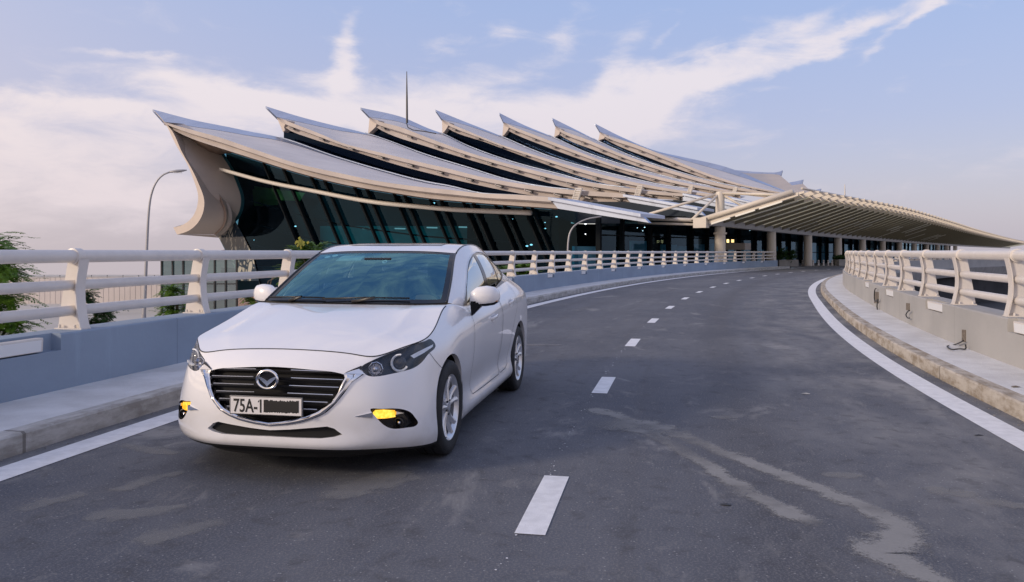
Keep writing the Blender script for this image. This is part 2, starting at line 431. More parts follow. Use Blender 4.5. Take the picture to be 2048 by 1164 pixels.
tag(sweep([(KR+.16, .148), (WRo+.1, .148), (WRo+.1, -.1), (KR+.16, -.1)], frange(S0, S1, .8), 'pavement_right', M_walk), kind='structure')
tag(sweep([(-3.60, .004), (-3.34, .004)], frange(S0, SEND+3, .5), 'edge_line_left', M_line, closed=False), kind='structure')
tag(sweep([(3.155, .004), (3.41, .004)], frange(S0, 112, .5), 'edge_line_right', M_line, closed=False), kind='structure')
def proj_s(px, py):
    d = FPX*CAMH/(py-HOR); x = (px-1024)/FPX*d
    return RR*math.atan2(d-CY, -(x-CX))
dash = []
s = proj_s(1095, 1005)-4.0
for k in range(20): dash.append(s+4.0*k)
for k, s in enumerate(dash):
    o = sweep([(-.078, .004), (.078, .004)], frange(s-.52, s+.52, .26), 'lane_dash', M_line, closed=False)
    tag(o, kind='structure')
# deck under the road
tag(sweep([(-5.15, -.16), (5.0, -.16), (4.7, -1.0), (3.2, -1.25), (-3.2, -1.25), (-4.9, -1.0)], frange(S0, S1, 1.5), 'ramp_deck', M_conc), kind='structure')

# ------------------------------------------------------------------ parapets with light niches in their top edge
PTOP = .665
def parapet(side, s_list, niches, mat, name):
    """side -1 left / +1 right. niches: list of (s0, s1) with a notch cut in the top road-side edge"""
    o0 = WLo if side < 0 else WRo
    o1 = o0+side*.36
    stations = set(s_list)
    for a, b in niches: stations |= {a, a+1e-3, b, b-1e-3}
    st = sorted(x for x in stations if s_list[0] <= x <= s_list[-1])
    mb = MB(); uv = []
    for s in st:
        cut = any(a+5e-4 < s < b-5e-4 for a, b in niches)
        if cut: pr = [(o0, 0.05), (o0, PTOP-.155), (o0+side*.10, PTOP-.155), (o0+side*.10, PTOP-.03), (o0+side*.10, PTOP), (o1, PTOP), (o1, -.9)]
        else: pr = [(o0, 0.05), (o0, PTOP-.155), (o0, PTOP-.10), (o0, PTOP-.015), (o0+side*.015, PTOP), (o1, PTOP), (o1, -.9)]
        for k, (o, z) in enumerate(pr): mb.vert(W(s, o, z)); uv.append((s, z+(0 if k < 5 else o)))
    n = 7
    for i in range(len(st)-1):
        for k in range(n): mb.face([i*n+k, i*n+(k+1) % n, (i+1)*n+(k+1) % n, (i+1)*n+k])
    mb.face(list(range(n))); mb.face([(len(st)-1)*n+k for k in range(n)])
    mb.uv = uv
    return mb.build(name, mat)
PL = [19.5, 21.5, 23.5, 25.5, 27.5, 29.45, 31.4, 33.5, 35.6, 37.8, 40.2, 42.9, 45.6, 47.85, 49.9, 52.0, 54.2, 56.45, 58.7, 61.0, 63.2, 65.45, 67.8, 70.1, 72.3, 74.7, 76.95, 79.1, 81.2, 83.5, 85.75, 88.0, 90.3, 92.7]
PR = [15.9, 18.05, 20.2, 22.3, 24.45, 26.6, 28.7, 30.85, 33.0, 35.2, 37.4, 39.55, 41.7, 43.8]
while PR[-1] < 130: PR.append(PR[-1]+2.12)
# niches: every second bay on the left, every third post on the right
NL = [(PL[k]+.45, PL[k]+1.2) for k in range(13, 33, 2)]
NL = [(28.2, 29.08), (22.5, 23.4)] + [(33.5-.95, 33.5-.25)] + [(PL[k]-1.15, PL[k]-.35) for k in range(12, 34, 2)]
NR = [(31.9, 32.75), (35.5, 36.6), (39.7, 40.8), (44.0, 45.0)] + [(27.6, 28.5), (24.0, 24.9)]
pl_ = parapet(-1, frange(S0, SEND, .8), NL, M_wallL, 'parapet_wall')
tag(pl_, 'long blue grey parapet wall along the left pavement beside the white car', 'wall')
pr_ = parapet(1, frange(S0, S1, .8), NR, M_wallR, 'parapet_wall')
tag(pr_, 'warm grey parapet wall curving along the right pavement, with cables hanging out', 'wall')

def niche_light(s0, s1, side):
    o0 = WLo if side < 0 else WRo
    sm = (s0+s1)/2; L = s1-s0
    c = W(sm, o0, PTOP-.09)
    t = empty('wall_light', c, Wyaw(sm))
    # local frame: y along the road, x to the right; lamp leans out of the niche
    sg = -side
    mb = MB(); w = L-.22
    prof = [(-.085*sg, .070), (-.006*sg, .070), (-.003*sg, .055), (-.010*sg, -.052), (-.085*sg, -.060)]
    mb.extrude([(x, -w/2-.08, z) for x, z in prof], (0, w, 0)); h = mb.build('housing', M_rail, t)
    mb = MB(); mb.extrude([(x, -w/2-.06, z) for x, z in [(-.001*sg, .052), (-.0075*sg, -.046), (-.0135*sg, -.046), (-.007*sg, .052)]], (0, w-.04, 0))
    mb.build('diffuser', M_lens, t)
    return t
for k, (a, b) in enumerate(NL):
    t = niche_light(a, b, -1)
    near = {0: 'white strip light in the left parapet niche at the edge of the photo', 1: 'white strip light at the foot of a left railing post behind the car bonnet', 2: 'white strip light in the left parapet hidden beside the car'}
    tag(t, near.get(k, 'small white strip light set in the top edge of the left parapet beyond the car'), 'light', 'strip lights along the left parapet')
for k, (a, b) in enumerate(NR):
    t = niche_light(a, b, 1)
    tag(t, {0: 'white strip light in the right parapet at the right edge of the photo', 1: 'white strip light in the right parapet between the two nearest whole posts', 2: 'white strip light in the right parapet by the looped conduit', 3: 'farthest white strip light in the right parapet'}.get(k, 'white strip light in the right parapet nearest to the viewer'), 'light', 'strip lights along the right parapet')

# ------------------------------------------------------------------ railings
ZR, RT, RM = 1.368, .063, .050           # top tube axis height and radii
ZM = (1.09, .845)
def post_mesh(side):
    """local: origin on the parapet top under the rail, +x towards the road, y along it"""
    N = 14; zs = [PTOP+.008+(1.33-PTOP)*k/N for k in range(N+1)]
    def front(z):
        t = (z-PTOP)/(1.33-PTOP); return .120-.052*math.sin(PI*min(1, max(0, t*.96+.02))) - .010*t
    mb = MB()
    # curved flange
    rows = []
    for z in zs:
        f = front(z); rows.append([(f, -.062, z), (f+.014, -.062, z), (f+.014, .062, z), (f, .062, z)])
    I = mb.grid([r+[r[0]] for r in rows])
    mb.poly(rows[0]); mb.poly(rows[-1][::-1])
    # web plate behind the flange
    for sy in (-1, 1):
        mb.grid([[(front(z)+.004, .011*sy, z), (-.165+.11*((z-PTOP)/(1.33-PTOP))**1.2, .011*sy, z)] for z in zs])
    mb.grid([[(-.165+.11*((z-PTOP)/(1.33-PTOP))**1.2, -.011, z), (-.165+.11*((z-PTOP)/(1.33-PTOP))**1.2, .011, z)] for z in zs])
    # foot plate and bolts
    mb.box((-.015, 0, PTOP+.006), (.30, .13, .012))
    for bx, by in ((-.12, .045), (-.12, -.045), (.05, .045), (.05, -.045)):
        mb.lathe([(.0, PTOP+.045), (.012, PTOP+.045), (.014, PTOP+.010)], (bx, by, 0), 'Z', 8)
    return mb
def railing(side, posts, name, label, s_end):
    root = empty(name, W(posts[0], 0), 0, label, 'railing')
    Mi = Matrix.Translation(-Vector(root.location))
    oc = (WLo-.19) if side < 0 else (WRo+.19)
    base = post_mesh(side)
    proto = None
    sg = -side
    if side > 0: base.v = [(-x, y, z) for x, y, z in base.v]
    for k, s in enumerate(posts):
        if proto is None:
            o = base.build('post', M_rail, root, angle=.6); proto = o
            rm = MB()
            rm.lathe([(RT, -.05), (RT+.016, -.045), (RT+.016, .045), (RT, .05)], (0, 0, 0), 'Y', 20)
            ring = rm.build('collar', M_rail, o, angle=.6); ring.location = (sg*.02, 0, ZR)
            pring = ring
        else:
            o = proto.copy(); COL.objects.link(o); o.parent = root
            r2 = pring.copy(); COL.objects.link(r2); r2.parent = o
        p = W(s, oc); o.location = p-Vector(root.location); o.rotation_euler = (0, 0, Wyaw(s))
    def rail(nm, off, z, r):
        mb = MB(); mb.tube([W(s, oc-side*off, z)-Vector(root.location) for s in frange(posts[0]-1, s_end, .7)], r, 14)
        mb.build(nm, M_rail, root, angle=.8)
    rail('top_rail', .02, ZR, RT)
    for z in ZM: rail('middle_rail', .0, z, RM)
    return root
railing(-1, PL, 'bridge_railing', 'cream tubular railing on the blue grey parapet, left behind the white car', SEND-.1)
railing(1, PR, 'bridge_railing', 'cream tubular railing on the grey parapet, curving along the right pavement', 131)
# ================================================================== airport terminal: seven stepped roof waves
AL = math.radians(36.43)
TV = Vector((math.sin(AL), math.cos(AL), 0)); TU = Vector((math.cos(AL), -math.sin(AL), 0))
T0 = Vector((-37.3, 81.9, 0)); BAY = 15.0
term = empty('airport_terminal', (T0.x, T0.y, -3.0), 0, 'large airport terminal with stepped upswept wave roofs and dark teal glass', 'building')
TB = Vector(term.location)
def on(px, py, dv):
    """point of the vertical plane dv metres behind the gable plane, where the sight line of a pixel meets it"""
    k = (px-1024)/FPX
    Y = (T0.dot(TV)+dv)/(k*TV.x+TV.y)
    return at(px, py, Y)-TB
def UV(u, v, z): return T0+TU*u+TV*v+Vector((0, 0, z))-TB
M_fascia = principled("beige_fascia_panel", (.45,.395,.365), .5, var=.16, vscale=.35, var2=(.37,.325,.305), bump=.05, bscale=2)
M_shell = principled("beige_shell_panel", (.56,.48,.42), .5, var=.10, vscale=.3)
M_soffit = principled("brown_soffit", (.30,.215,.165), .6, var=.15, vscale=.4)
def roof_mat(name, base, rough, metal, pitch):
    m = bpy.data.materials.new(name); m.use_nodes = True; T = NT(m.node_tree)
    tc = T.n('ShaderNodeTexCoord'); v = T.mapv(tc.outputs['Object'], (1,1,1), (0,0,0), (0, 0, AL))
    nz = T.noise(v, .22, 6, .6); sp = T.n('ShaderNodeSeparateXYZ'); T.t.links.new(v, sp.inputs[0])
    j = T.m('ABSOLUTE', T.m('SUBTRACT', T.m('FRACT', T.m('DIVIDE', sp.outputs[0], pitch)), .5))
    seam = T.m('LESS_THAN', j, .06)
    c = T.mix(T.ss(nz.outputs[0], .3, .7), c4(base), c4(tuple(x*.86 for x in base)))
    c = T.mix(T.m('MULTIPLY', seam, .22), c, c4(tuple(x*.55 for x in base)))
    p = T.n('ShaderNodeBsdfPrincipled', inp={'Roughness': rough, 'Metallic': metal}); T.set(p.inputs['Base Color'], c)
    o = T.n('ShaderNodeOutputMaterial'); T.t.links.new(p.outputs[0], o.inputs[0]); return m
M_roof = roof_mat("pale_roof_sheet", (.68,.635,.61), .65, .0, 1.1)
M_crest = roof_mat("sky_tinted_roof_metal", (.40,.46,.60), .30, .55, 3.2)  # blue of the mirrored sky is put into the crest colour
M_flash = principled("bright_flashing", (.40,.45,.53), .4, metal=.3)
M_tail = principled("beige_roof_sheet", (.50,.43,.37), .55, var=.10, vscale=.2)
M_clere = glass_mat("dark_clerestory_glass", (.02,.05,.10), .0, .05, (.22,.40,.80), 1.3)
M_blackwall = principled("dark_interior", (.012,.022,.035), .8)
M_gl = glass_mat("teal_facade_glass", (.13,.37,.47), .0, .03, (.35,.60,.85), 1.33, .02, .15)
M_mull = principled("dark_mullion_steel", (.007,.010,.013), .8, spec=.1)
M_pipe = principled("white_steel", (.66,.62,.57), .4, var=.05)
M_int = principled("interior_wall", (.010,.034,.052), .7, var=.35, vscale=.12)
M_intfl = principled("interior_floor", (.14,.16,.16), .3)
M_lamp = emitter("lamp_glow", (.95,.98,1.0), 3.0)
M_tubeL = emitter("tube_lamp_glow", (1.0,.98,.92), .7)
M_gl2 = glass_mat("front_glass", (.42,.66,.78), .0, .03, (.45,.70,.9), 1.4)

def Y(pts, xs): return pchip([p[0] for p in pts], [p[1] for p in pts], xs)
tiers = [
 dict(Ft=[(328,245),(362,255),(437,275.5),(500,297),(600,330),(676,347),(764,365),(860,377.5),(897,381),(972,389),(1029,391),(1098,396)],
      Fb=[(328,249),(343,258),(383,277),(443,297),(500,315),(605,347.6),(693,369.6),(781,384.6),(860,396.5),(934,403.5),(1029,411),(1116,417)],
      Ct=[(305,218.5),(389,240.5),(462,255),(500,263),(552.7,273),(676,314.5),(764,340.6),(860,365),(897,371.5),(972,388),(1029,391),(1097,396)],
      Cb=[(328,244),(389,254),(437,261),(500,272),(549,279.5),(676,317.5),(764,343.5),(860,368),(897,373.5),(972,388.6),(1029,391.3),(1097,396.2)],
      ext=[(1098,395.5),(1281,428.5),(1298,445.5),(1116,417.3)]),
 dict(Ft=[(554,235),(565,239.5),(640,268.6),(684,287),(764,307),(860,330),(887,336),(972,357),(1057,371),(1135,380.5),(1212,386),(1250,389)],
      Fb=[(566,252),(572,257),(623,277),(711,303.7),(799,331),(860,347),(934,365),(1029,385),(1097,396),(1137,401),(1193,405),(1263,408)],
      Ct=[(531,212.3),(602,234),(658,248.5),(734,267),(860,311.5),(934,334),(1029,362.5),(1104,375.5),(1150,380)],
      Cb=[(553,234),(600,244.5),(676,261),(734,270),(860,314),(934,336),(1029,364),(1104,376.3),(1150,380.4)],
      ext=[(1248,390),(1394.6,416),(1409,431),(1263,407.8)], post=(566,263)),
 dict(Ft=[(739,235),(746,239.5),(799,254.5),(860,278),(944,308),(1029,332),(1080,344.5),(1137,358),(1212,371),(1265,379),(1335,386),(1368,388)],
      Fb=[(749,252),(753,255.4),(860,295),(934,318),(1029,346),(1080,361),(1137,375),(1212,388),(1265,394),(1365,401)],
      Ct=[(720.6,215),(799,232.5),(860,258),(884,266.5),(934,290.5),(1029,324.5),(1123,349),(1193,367),(1260,376)],
      Cb=[(739,234),(799,244),(860,264.5),(884,269.5),(934,293),(1029,326),(1123,350.3),(1193,368),(1260,376.5)],
      ext=[(1367,388),(1480,412.7),(1490,426),(1363.5,403.7)], post=(736,267)),
 dict(Ft=[(884,239.5),(889,242.5),(934,262),(1004,290.5),(1086,316),(1156,337),(1212,352),(1288,369.5),(1363,382),(1440,391)],
      Fb=[(892,254),(895,256.7),(972,285),(1067,320),(1174,357),(1250,376),(1330,388),(1440,402)],
      Ct=[(870,219),(916,237.8),(1004,272.8),(1067,300),(1116,318),(1174,334.5),(1250,353.5),(1326,370),(1380,378)],
      Cb=[(884,239),(916,246),(1004,275.5),(1067,302),(1116,319.5),(1174,336),(1250,354.5),(1326,370.6),(1380,378.4)],
      ext=[(1440,391),(1545,414),(1552,424),(1440,404)], post=(884.5,266)),
 dict(Ft=[(1007,245),(1014,248.5),(1086,277),(1156,304),(1231,331.5),(1307,352),(1382,369),(1480,386)],
      Fb=[(1013,259),(1016,261),(1086,291),(1174,323),(1250,347),(1344,373),(1480,397)],
      Ct=[(998,225.5),(1048,250),(1108,274.6),(1174,305),(1269,335.8),(1363,360.4),(1430,374)],
      Cb=[(1007,244.6),(1048,256),(1108,276.6),(1174,306.5),(1269,337),(1363,361),(1430,374.4)], post=(1004.4,272)),
 dict(Ft=[(1111,252),(1116,256.5),(1174,279.5),(1250,311.5),(1344,342),(1440,368),(1550,389)],
      Fb=[(1116,267),(1118,269),(1193,302),(1269,331),(1363,362),(1450,384),(1550,398)],
      Ct=[(1104,235.7),(1146,256.5),(1199,283),(1269,314),(1363,345),(1440,366),(1500,378)],
      Cb=[(1111,251.8),(1146,261),(1199,285),(1269,315.5),(1363,346),(1440,366.6),(1500,378.4)], post=(1108,275)),
 dict(Ft=[(1200,264),(1205,268),(1269,289),(1344,319),(1420,349.5),(1482,369),(1590,391)],
      Fb=[(1206,275),(1208.5,277),(1307,319),(1382,347),(1440,367),(1590,397)],
      Ct=[(1189.6,247),(1250,277),(1316,302.8),(1363.5,313.5),(1440,330.5),(1473,341),(1520,361),(1580,386)],
      Cb=[(1200,264),(1250,281),(1316,305),(1363.5,319),(1440,341),(1473,351),(1520,366),(1580,387)], post=(1196,282)),
]
NS = 44
fix_proto = None
for i, t in enumerate(tiers):
    v0 = i*BAY
    lin = lambda a, b: np.linspace(a, b, NS)
    xf = lin(t['Ft'][0][0], t['Ft'][-1][0]); yf = Y(t['Ft'], xf)
    xc = lin(t['Cb'][0][0], t['Cb'][-1][0]); yc = Y(t['Cb'], xc)
    xt = lin(t['Ct'][0][0], t['Ct'][-1][0]); yt = Y(t['Ct'], xt)
    A = [on(x, y, v0) for x, y in zip(xf, yf)]
    Bm = [on(x, y, v0+BAY*.86) for x, y in zip(xc, yc)]
    Ctp = [on(x, y, v0+BAY) for x, y in zip(xt, yt)]
    mb = MB(); dn = Vector((0, 0, -.25))
    mb.grid([A, [a*.5+b*.5 for a, b in zip(A, Bm)], Bm]); 
    mb.grid([[p+dn for p in A], [p+dn for p in Bm]])
    roof = mb.build('roof', M_roof, term, angle=.7)
    mb = MB(); mb.grid([[p+Vector((0, 0, .03)) for p in Bm], Ctp, [p+dn*1.2 for p in Ctp], [p+dn*1.2 for p in Bm]])
    mb.build('crest', M_crest, roof, angle=.6)
    if i < 6:
        xp2 = tiers[i+1]['post'][0]; ks = [k for k in range(NS) if xt[k] > xp2-12]
        mb = MB(); mb.tube([Ctp[k]-TV*.15+Vector((0, 0, .02)) for k in ks], .09, 6); mb.build('flashing', M_flash, roof, smooth=True)
    # fascia: front face with a fold, and a soffit going back
    xb = lin(t['Fb'][0][0], t['Fb'][-1][0]); yb = Y(t['Fb'], xb)
    Bo = [on(x, y, v0+.25) for x, y in zip(xb, yb)]
    mid = [(a*.42+b*.58)+TV*.30 for a, b in zip(A, Bo)]
    sof = [p+TV*2.2+Vector((0, 0, .35)) for p in Bo]
    mb = MB(); mb.grid([[p+Vector((0, 0, .06)) for p in A], [a*.62+b*.38-TV*.12 for a, b in zip(A, Bo)], mid, Bo, sof])
    mb.poly([A[0]+Vector((0, 0, .06)), mid[0], Bo[0], sof[0]])
    mb.build('fascia', M_fascia, roof, angle=.45)
    if i:
        xp, yp = t['post']; pv = tiers[i-1]
        # clerestory band between the roof behind and this fascia
        xg = lin(max(xp+1.5, t['Fb'][0][0]-4), min(pv['Ct'][-1][0], t['Fb'][-1][0])); 
        lo = Y(pv['Ct'], xg)+1.5; hi = np.where(xg < t['Fb'][0][0], t['Fb'][0][1], Y(t['Fb'], np.clip(xg, t['Fb'][0][0], 9e9)))-1.5
        hi = np.minimum(hi, lo-.2)
        mb = MB(); mb.grid([[on(x, y, v0+.9) for x, y in zip(xg, lo)], [on(x, y, v0+.9) for x, y in zip(xg, hi)]])
        mb.build('clerestory_window', M_clere, roof)
        mb = MB(); mb.grid([[on(x, y+1, v0+2.4) for x, y in zip(xg, lo)], [on(x, y-3, v0+2.4) for x, y in zip(xg, hi)]])
        mb.build('clerestory_backing', M_blackwall, roof)
        # gable post under the upswept tip
        fx, fy = t['Ft'][0]; bx, by = t['Fb'][0]
        mb = MB(); q = [on(fx, fy+1, v0+.1), on(fx+(bx-fx)*1.2+5, fy+6, v0+.1), on(bx+2, by+2, v0+.1), on(xp+4, yp-2.5, v0+.1), on(xp, yp+1, v0+.1)]
        mb.extrude(q, TV*1.2); mb.build('gable_post', M_soffit if False else M_shell, roof)
    # small floodlights on the fascia
    if i:
        x0, x1 = t['Ft'][0][0]+34-3*i, t['Ft'][-1][0]-14
        n = 12
        for k in range(n):
            fr = k/(n-1); x = x0+(x1-x0)*fr
            y = Y(t['Ft'], [x])[0]*.42+Y(t['Fb'], [max(x, t['Fb'][0][0])])[0]*.58
            p = on(x, y, v0-.12); dx = (on(x+4, y+1.2, v0-.12)-p).normalized()
            if fix_proto is None:
                mb = MB(); mb.box((0, 0, 0), (1.1, .35, .24), 0, 0); mb.box((-.62, 0, 0), (.12, .30, .2), 0, 1); mb.box((.0, -.2, .0), (.8, .08, .10), 0, 1)
                fix_proto = mb.build('floodlight', [M_dark, M_fascia], term); o = fix_proto
            else:
                o = fix_proto.copy(); COL.objects.link(o); o.parent = term
            o.scale = (.72, .72, .8); o.location = p; o.rotation_euler = (0, math.asin(max(-1, min(1, -dx.z))), math.atan2(dx.y, dx.x))
    # blue-grey eaves flap running down towards the road
    if 'ext' in t:
        e = t['ext']; mb = MB()
        Q = [on(x, y, v0+.1) for x, y in e]
        mb.extrude([Q[0], Q[1], Q[2], Q[3]], TV*.35)
        L0 = [on(e[0][0]-2, e[0][1]-1.5, v0-.25), on(e[1][0], e[1][1]-1, v0-.25)]
        mb.extrude([L0[0], L0[1], L0[1]+Vector((0, 0, -.20)), L0[0]+Vector((0, 0, -.20))], TV*3.4)
        mb.build('eaves_flap', M_crest, roof)
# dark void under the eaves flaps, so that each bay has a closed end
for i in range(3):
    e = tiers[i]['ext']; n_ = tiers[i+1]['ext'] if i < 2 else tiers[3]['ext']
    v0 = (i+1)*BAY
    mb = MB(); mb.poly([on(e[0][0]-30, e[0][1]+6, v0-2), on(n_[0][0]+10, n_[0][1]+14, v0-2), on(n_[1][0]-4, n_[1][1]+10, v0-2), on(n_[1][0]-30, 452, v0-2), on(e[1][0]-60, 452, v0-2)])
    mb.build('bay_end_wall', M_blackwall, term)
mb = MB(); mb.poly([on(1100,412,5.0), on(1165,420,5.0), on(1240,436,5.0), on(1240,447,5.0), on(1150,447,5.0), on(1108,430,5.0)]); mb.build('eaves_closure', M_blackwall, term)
# ladders between the roof steps
for (x, yt, yb, i) in ((1146, 376, 402, 1), (1271, 371, 392, 2), (1376, 371, 386, 3), (1466, 375, 385, 4)):
    mb = MB(); v = i*BAY-.6
    h = yb-yt; sx = h*.26; w = max(6.0, h*.42)
    for k in (0, 1):
        a, b = on(x+sx+k*w, yt, v), on(x-sx*.2+k*w, yb, v); mb.tube([a, b], .10, 6)
    for k in range(6):
        f = (k+.4)/6; xx = x+sx-(sx*1.2)*f
        mb.tube([on(xx, yt+h*f, v), on(xx+w, yt+h*f, v)], .085, 6)
    mb.build('roof_ladder', M_pipe, term)
# roofs of the descending half, seen beyond the last crest
def sheet(name, up, lo, vu, vl, mat, th=.5):
    n = 16
    xu = np.linspace(up[0][0], up[-1][0], n); yu = Y(up, xu); xl = np.linspace(lo[0][0], lo[-1][0], n); yl = Y(lo, xl)
    a = [on(x, y, vu) for x, y in zip(xu, yu)]; b = [on(x, y, vl) for x, y in zip(xl, yl)]
    mb = MB(); d = Vector((0, 0, -th)); mb.grid([a, b, [p+d for p in b], [p+d for p in a], a]); return mb.build(name, mat, term, angle=.6)
sheet('roof', [(1473,343),(1500,346),(1547,348),(1558,349)], [(1500,364),(1540,380),(1575,391),(1606,389)], 9*BAY, 7*BAY, M_tail)
sheet('ridge', [(1470,340),(1510,343.5),(1546,345),(1556,344),(1565.5,340.5)], [(1472,345),(1510,348.5),(1546,351),(1556,351.5),(1562,352)], 9*BAY+.5, 9*BAY-1, M_crest, .3)
sheet('roof', [(1584,370),(1605,367)], [(1600,390),(1632,391)], 11*BAY, 9.5*BAY, M_tail)
sheet('ridge', [(1578,365),(1592,362.5),(1607,359)], [(1584,372),(1594,371.5),(1604,368)], 11*BAY+.5, 11*BAY-1, M_crest, .3)
sheet('roof', [(1624,387),(1640,384)], [(1636,404),(1672,404)], 13*BAY, 11.5*BAY, M_tail)
sheet('ridge', [(1616,383),(1630,380),(1642.5,377)], [(1624,389),(1632,388),(1640,385)], 13*BAY+.5, 13*BAY-1, M_crest, .3)
sheet('roof', [(1650,397),(1679,396)], [(1660,412),(1720,414)], 15*BAY, 13.5*BAY, M_crest)
sheet('roof', [(1736,421),(1792,424)], [(1740,440),(1786,440)], 18*BAY, 17.5*BAY, M_crest, 1)
sheet('roof', [(1795,435),(1829,437)], [(1800,448),(1824,448)], 21*BAY, 20.5*BAY, M_crest, 1)
# masts
for (x, y0, y1, v) in ((813.5, 143, 246, 2.2*BAY), (1689.5, 369, 404, 10*BAY)):
    mb = MB(); mb.tube([on(x+.6, y1, v), on(x+.3, (y0+y1)/2, v), on(x, y0, v)], .1, 6, radii=[.16, .13, .05] if y0 < 200 else [.2, .15, .08]); mb.build('lightning_rod', M_dark if y0 < 200 else M_pipe, term)
mb = MB(); mb.tube([on(813, 246, 2.2*BAY), on(816, 255, 2.1*BAY), on(826, 260, 2.05*BAY), on(850, 263, 2.02*BAY), on(872, 267, 2.0*BAY)], .07, 6); mb.build('rod_cable', M_dark, term)

# ------------------------------------------------------------------ gable shell at the left end: rim, two curved reveals, back
OUT = [(305.4,218.7),(328,243.4),(351,288),(376,331.5),(388,362),(396,390),(394.4,412),(385,433.6),(366.6,449),(346.5,455)]
RIM = [(330,247),(336,252),(361,298),(386,343),(400,374),(408,398),(407,421),(394.4,447),(374,463),(354,469)]
CRS = [(378,270),(384,282),(394,310),(407,338),(422,366),(437,396),(447,421),(446,447),(438,460),(428,468.5)]
CR2 = [(378,270),(384,282),(394,310),(408,338),(426,366),(442,396),(452,421),(450.5,447),(441,461.5),(430,470)]
EDG = [(443,297),(441,304),(438.3,331.5),(445,350),(453,368.6),(462,393),(470,415),(471,437),(458,459),(437.7,474.5)]
def dense(pts, n=40):
    a = np.array(pts, float); d = np.concatenate([[0], np.cumsum(np.hypot(*np.diff(a, axis=0).T))])
    return cspline(d, a, np.linspace(0, d[-1], n))
def rowon(pts, dv): return [on(x, y, dv) for x, y in dense(pts)]
shell = None
mb = MB(); o0 = rowon(OUT, 0); r0 = rowon(RIM, 0)
ob = [p+TV*5.2 for p in o0[9:]]
mb.grid([r0, o0]); mb.grid([o0[9:], ob])
shell = mb.build('end_shell', M_shell, term, angle=.6)
mb = MB(); mb.grid([r0, rowon(CRS, 2.4)]); mb.build('outer_reveal', M_shell, shell, smooth=True)
mb = MB(); mb.grid([rowon(CRS, 2.4), [p+TV*.9 for p in rowon(CRS, 2.4)]]); mb.grid([rowon(CR2, 2.3), rowon(EDG, 4.6)]); mb.build('inner_reveal', M_shell, shell, smooth=True)
mb = MB(); c1, c2 = dense(CRS), dense(CR2)
mb.grid([[on(x, y, 2.35) for x, y in c1], [on(x+ .2, y, 2.35) for x, y in c2]]); mb.build('reveal_edge', M_soffit, shell)
# closing plate under the curl
mb = MB(); mb.poly([on(346.5,455,0), on(354,469,0), on(428,470,2.4), on(438,475.5,4.6), on(438,470,6), on(366,449,6)]); mb.build('shell_base', M_shell, shell)
# soffit behind the first fascia
xs = np.linspace(372, 1116, 50); mb = MB()
mb.grid([[on(x, y+.0, 2.0) for x, y in zip(xs, Y(tiers[0]['Fb'], xs))], [on(x, y+(2.5 if x > 460 else 2.5+(460-x)*.55), 4.7) for x, y in zip(xs, Y(tiers[0]['Fb'], xs))]])
mb.build('soffit', M_soffit, term, smooth=True)

DG = 4.8
# ------------------------------------------------------------------ gable glass wall, leaning mullions, interior
gtop = [(x, Y(tiers[0]['Fb'], [x])[0]-1) for x in np.linspace(436, 1116, 30)]
outline = gtop + [(1150, 418), (1165, 640), (520, 700), (470, 541), (437, 474)] + [(471,437),(462,393),(438.3,331.5)]
mb = MB(); mb.poly([on(x, y, DG) for x, y in outline]); mb.build('glass_wall', M_gl, term)
def beam(mbx, a, b, w, d):
    a, b = Vector(a), Vector(b); t = (b-a).normalized(); n = TV; s_ = t.cross(n).normalized()
    q = [a+s_*w/2, a-s_*w/2, b-s_*w/2, b+s_*w/2]; mbx.extrude(q, n*d)
mul = [(540,362,8),(575,362,14),(628,372,12),(655,380,13),(714,391,11),(738,394,12),(792,402,9),(813,404,11),(863,410,9),(885,412,11),(930,417,8),(950,419,10),(995,424,8),(1013,425,9),(1052,428,8),(1068,429,8)]
for x, y, w in mul:
    mb = MB(); k = .42
    y0 = Y(tiers[0]['Fb'], [min(1116, x-(y-330)*0)])[0]-2
    xt = x-(y-y0)*k
    a, b = on(xt, y0, DG-.35), on(x+(640-y)*k, 640, DG-.35)
    beam(mb, a, b, w/FPX*72*.34, .3); mb.build('mullion', M_mull, term)
# cross members of the glazing grid
for dy in (88, 132, 176):
    mb = MB(); pts = [on(x, Y(tiers[0]['Fb'], [x])[0]+dy*(1-.0003*(x-440)), DG+.1) for x in np.linspace(500, 1112, 20)]
    mb.tube(pts, .07, 5); mb.build('transom', M_mull, term)
mb = MB(); mb.tube([on(x, y, 3.6) for x, y in dense([(400,328),(437,337.5),(531,363),(622,381),(746,404),(830,412.5),(899,418.5),(959,421.6),(1062,425.5)], 40)], .19, 8); mb.build('gable_rail', M_pipe, term, smooth=True)
# interior box
IV = 11.5
xs = np.linspace(452, 1112, 30)
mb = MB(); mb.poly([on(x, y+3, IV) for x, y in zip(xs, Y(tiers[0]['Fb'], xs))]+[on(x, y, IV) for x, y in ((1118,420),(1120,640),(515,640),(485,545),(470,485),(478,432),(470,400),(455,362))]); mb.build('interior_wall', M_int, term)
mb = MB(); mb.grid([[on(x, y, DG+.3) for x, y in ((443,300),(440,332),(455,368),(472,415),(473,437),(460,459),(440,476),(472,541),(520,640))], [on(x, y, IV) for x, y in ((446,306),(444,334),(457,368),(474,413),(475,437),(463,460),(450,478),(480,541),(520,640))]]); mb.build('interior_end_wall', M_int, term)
mb = MB(); mb.poly([UV(6, 5.2, -.2), UV(50, 5.2, -.2), UV(50, 11.4, -.2), UV(6, 11.4, -.2)]); mb.build('interior_floor', M_intfl, term)
mb = MB(); mb.poly([UV(4, 5.4, -4.5), UV(50, 5.4, -4.5), UV(50, 5.4, -.3), UV(4, 5.4, -.3)]); mb.build('plinth_wall', M_blackwall, term)
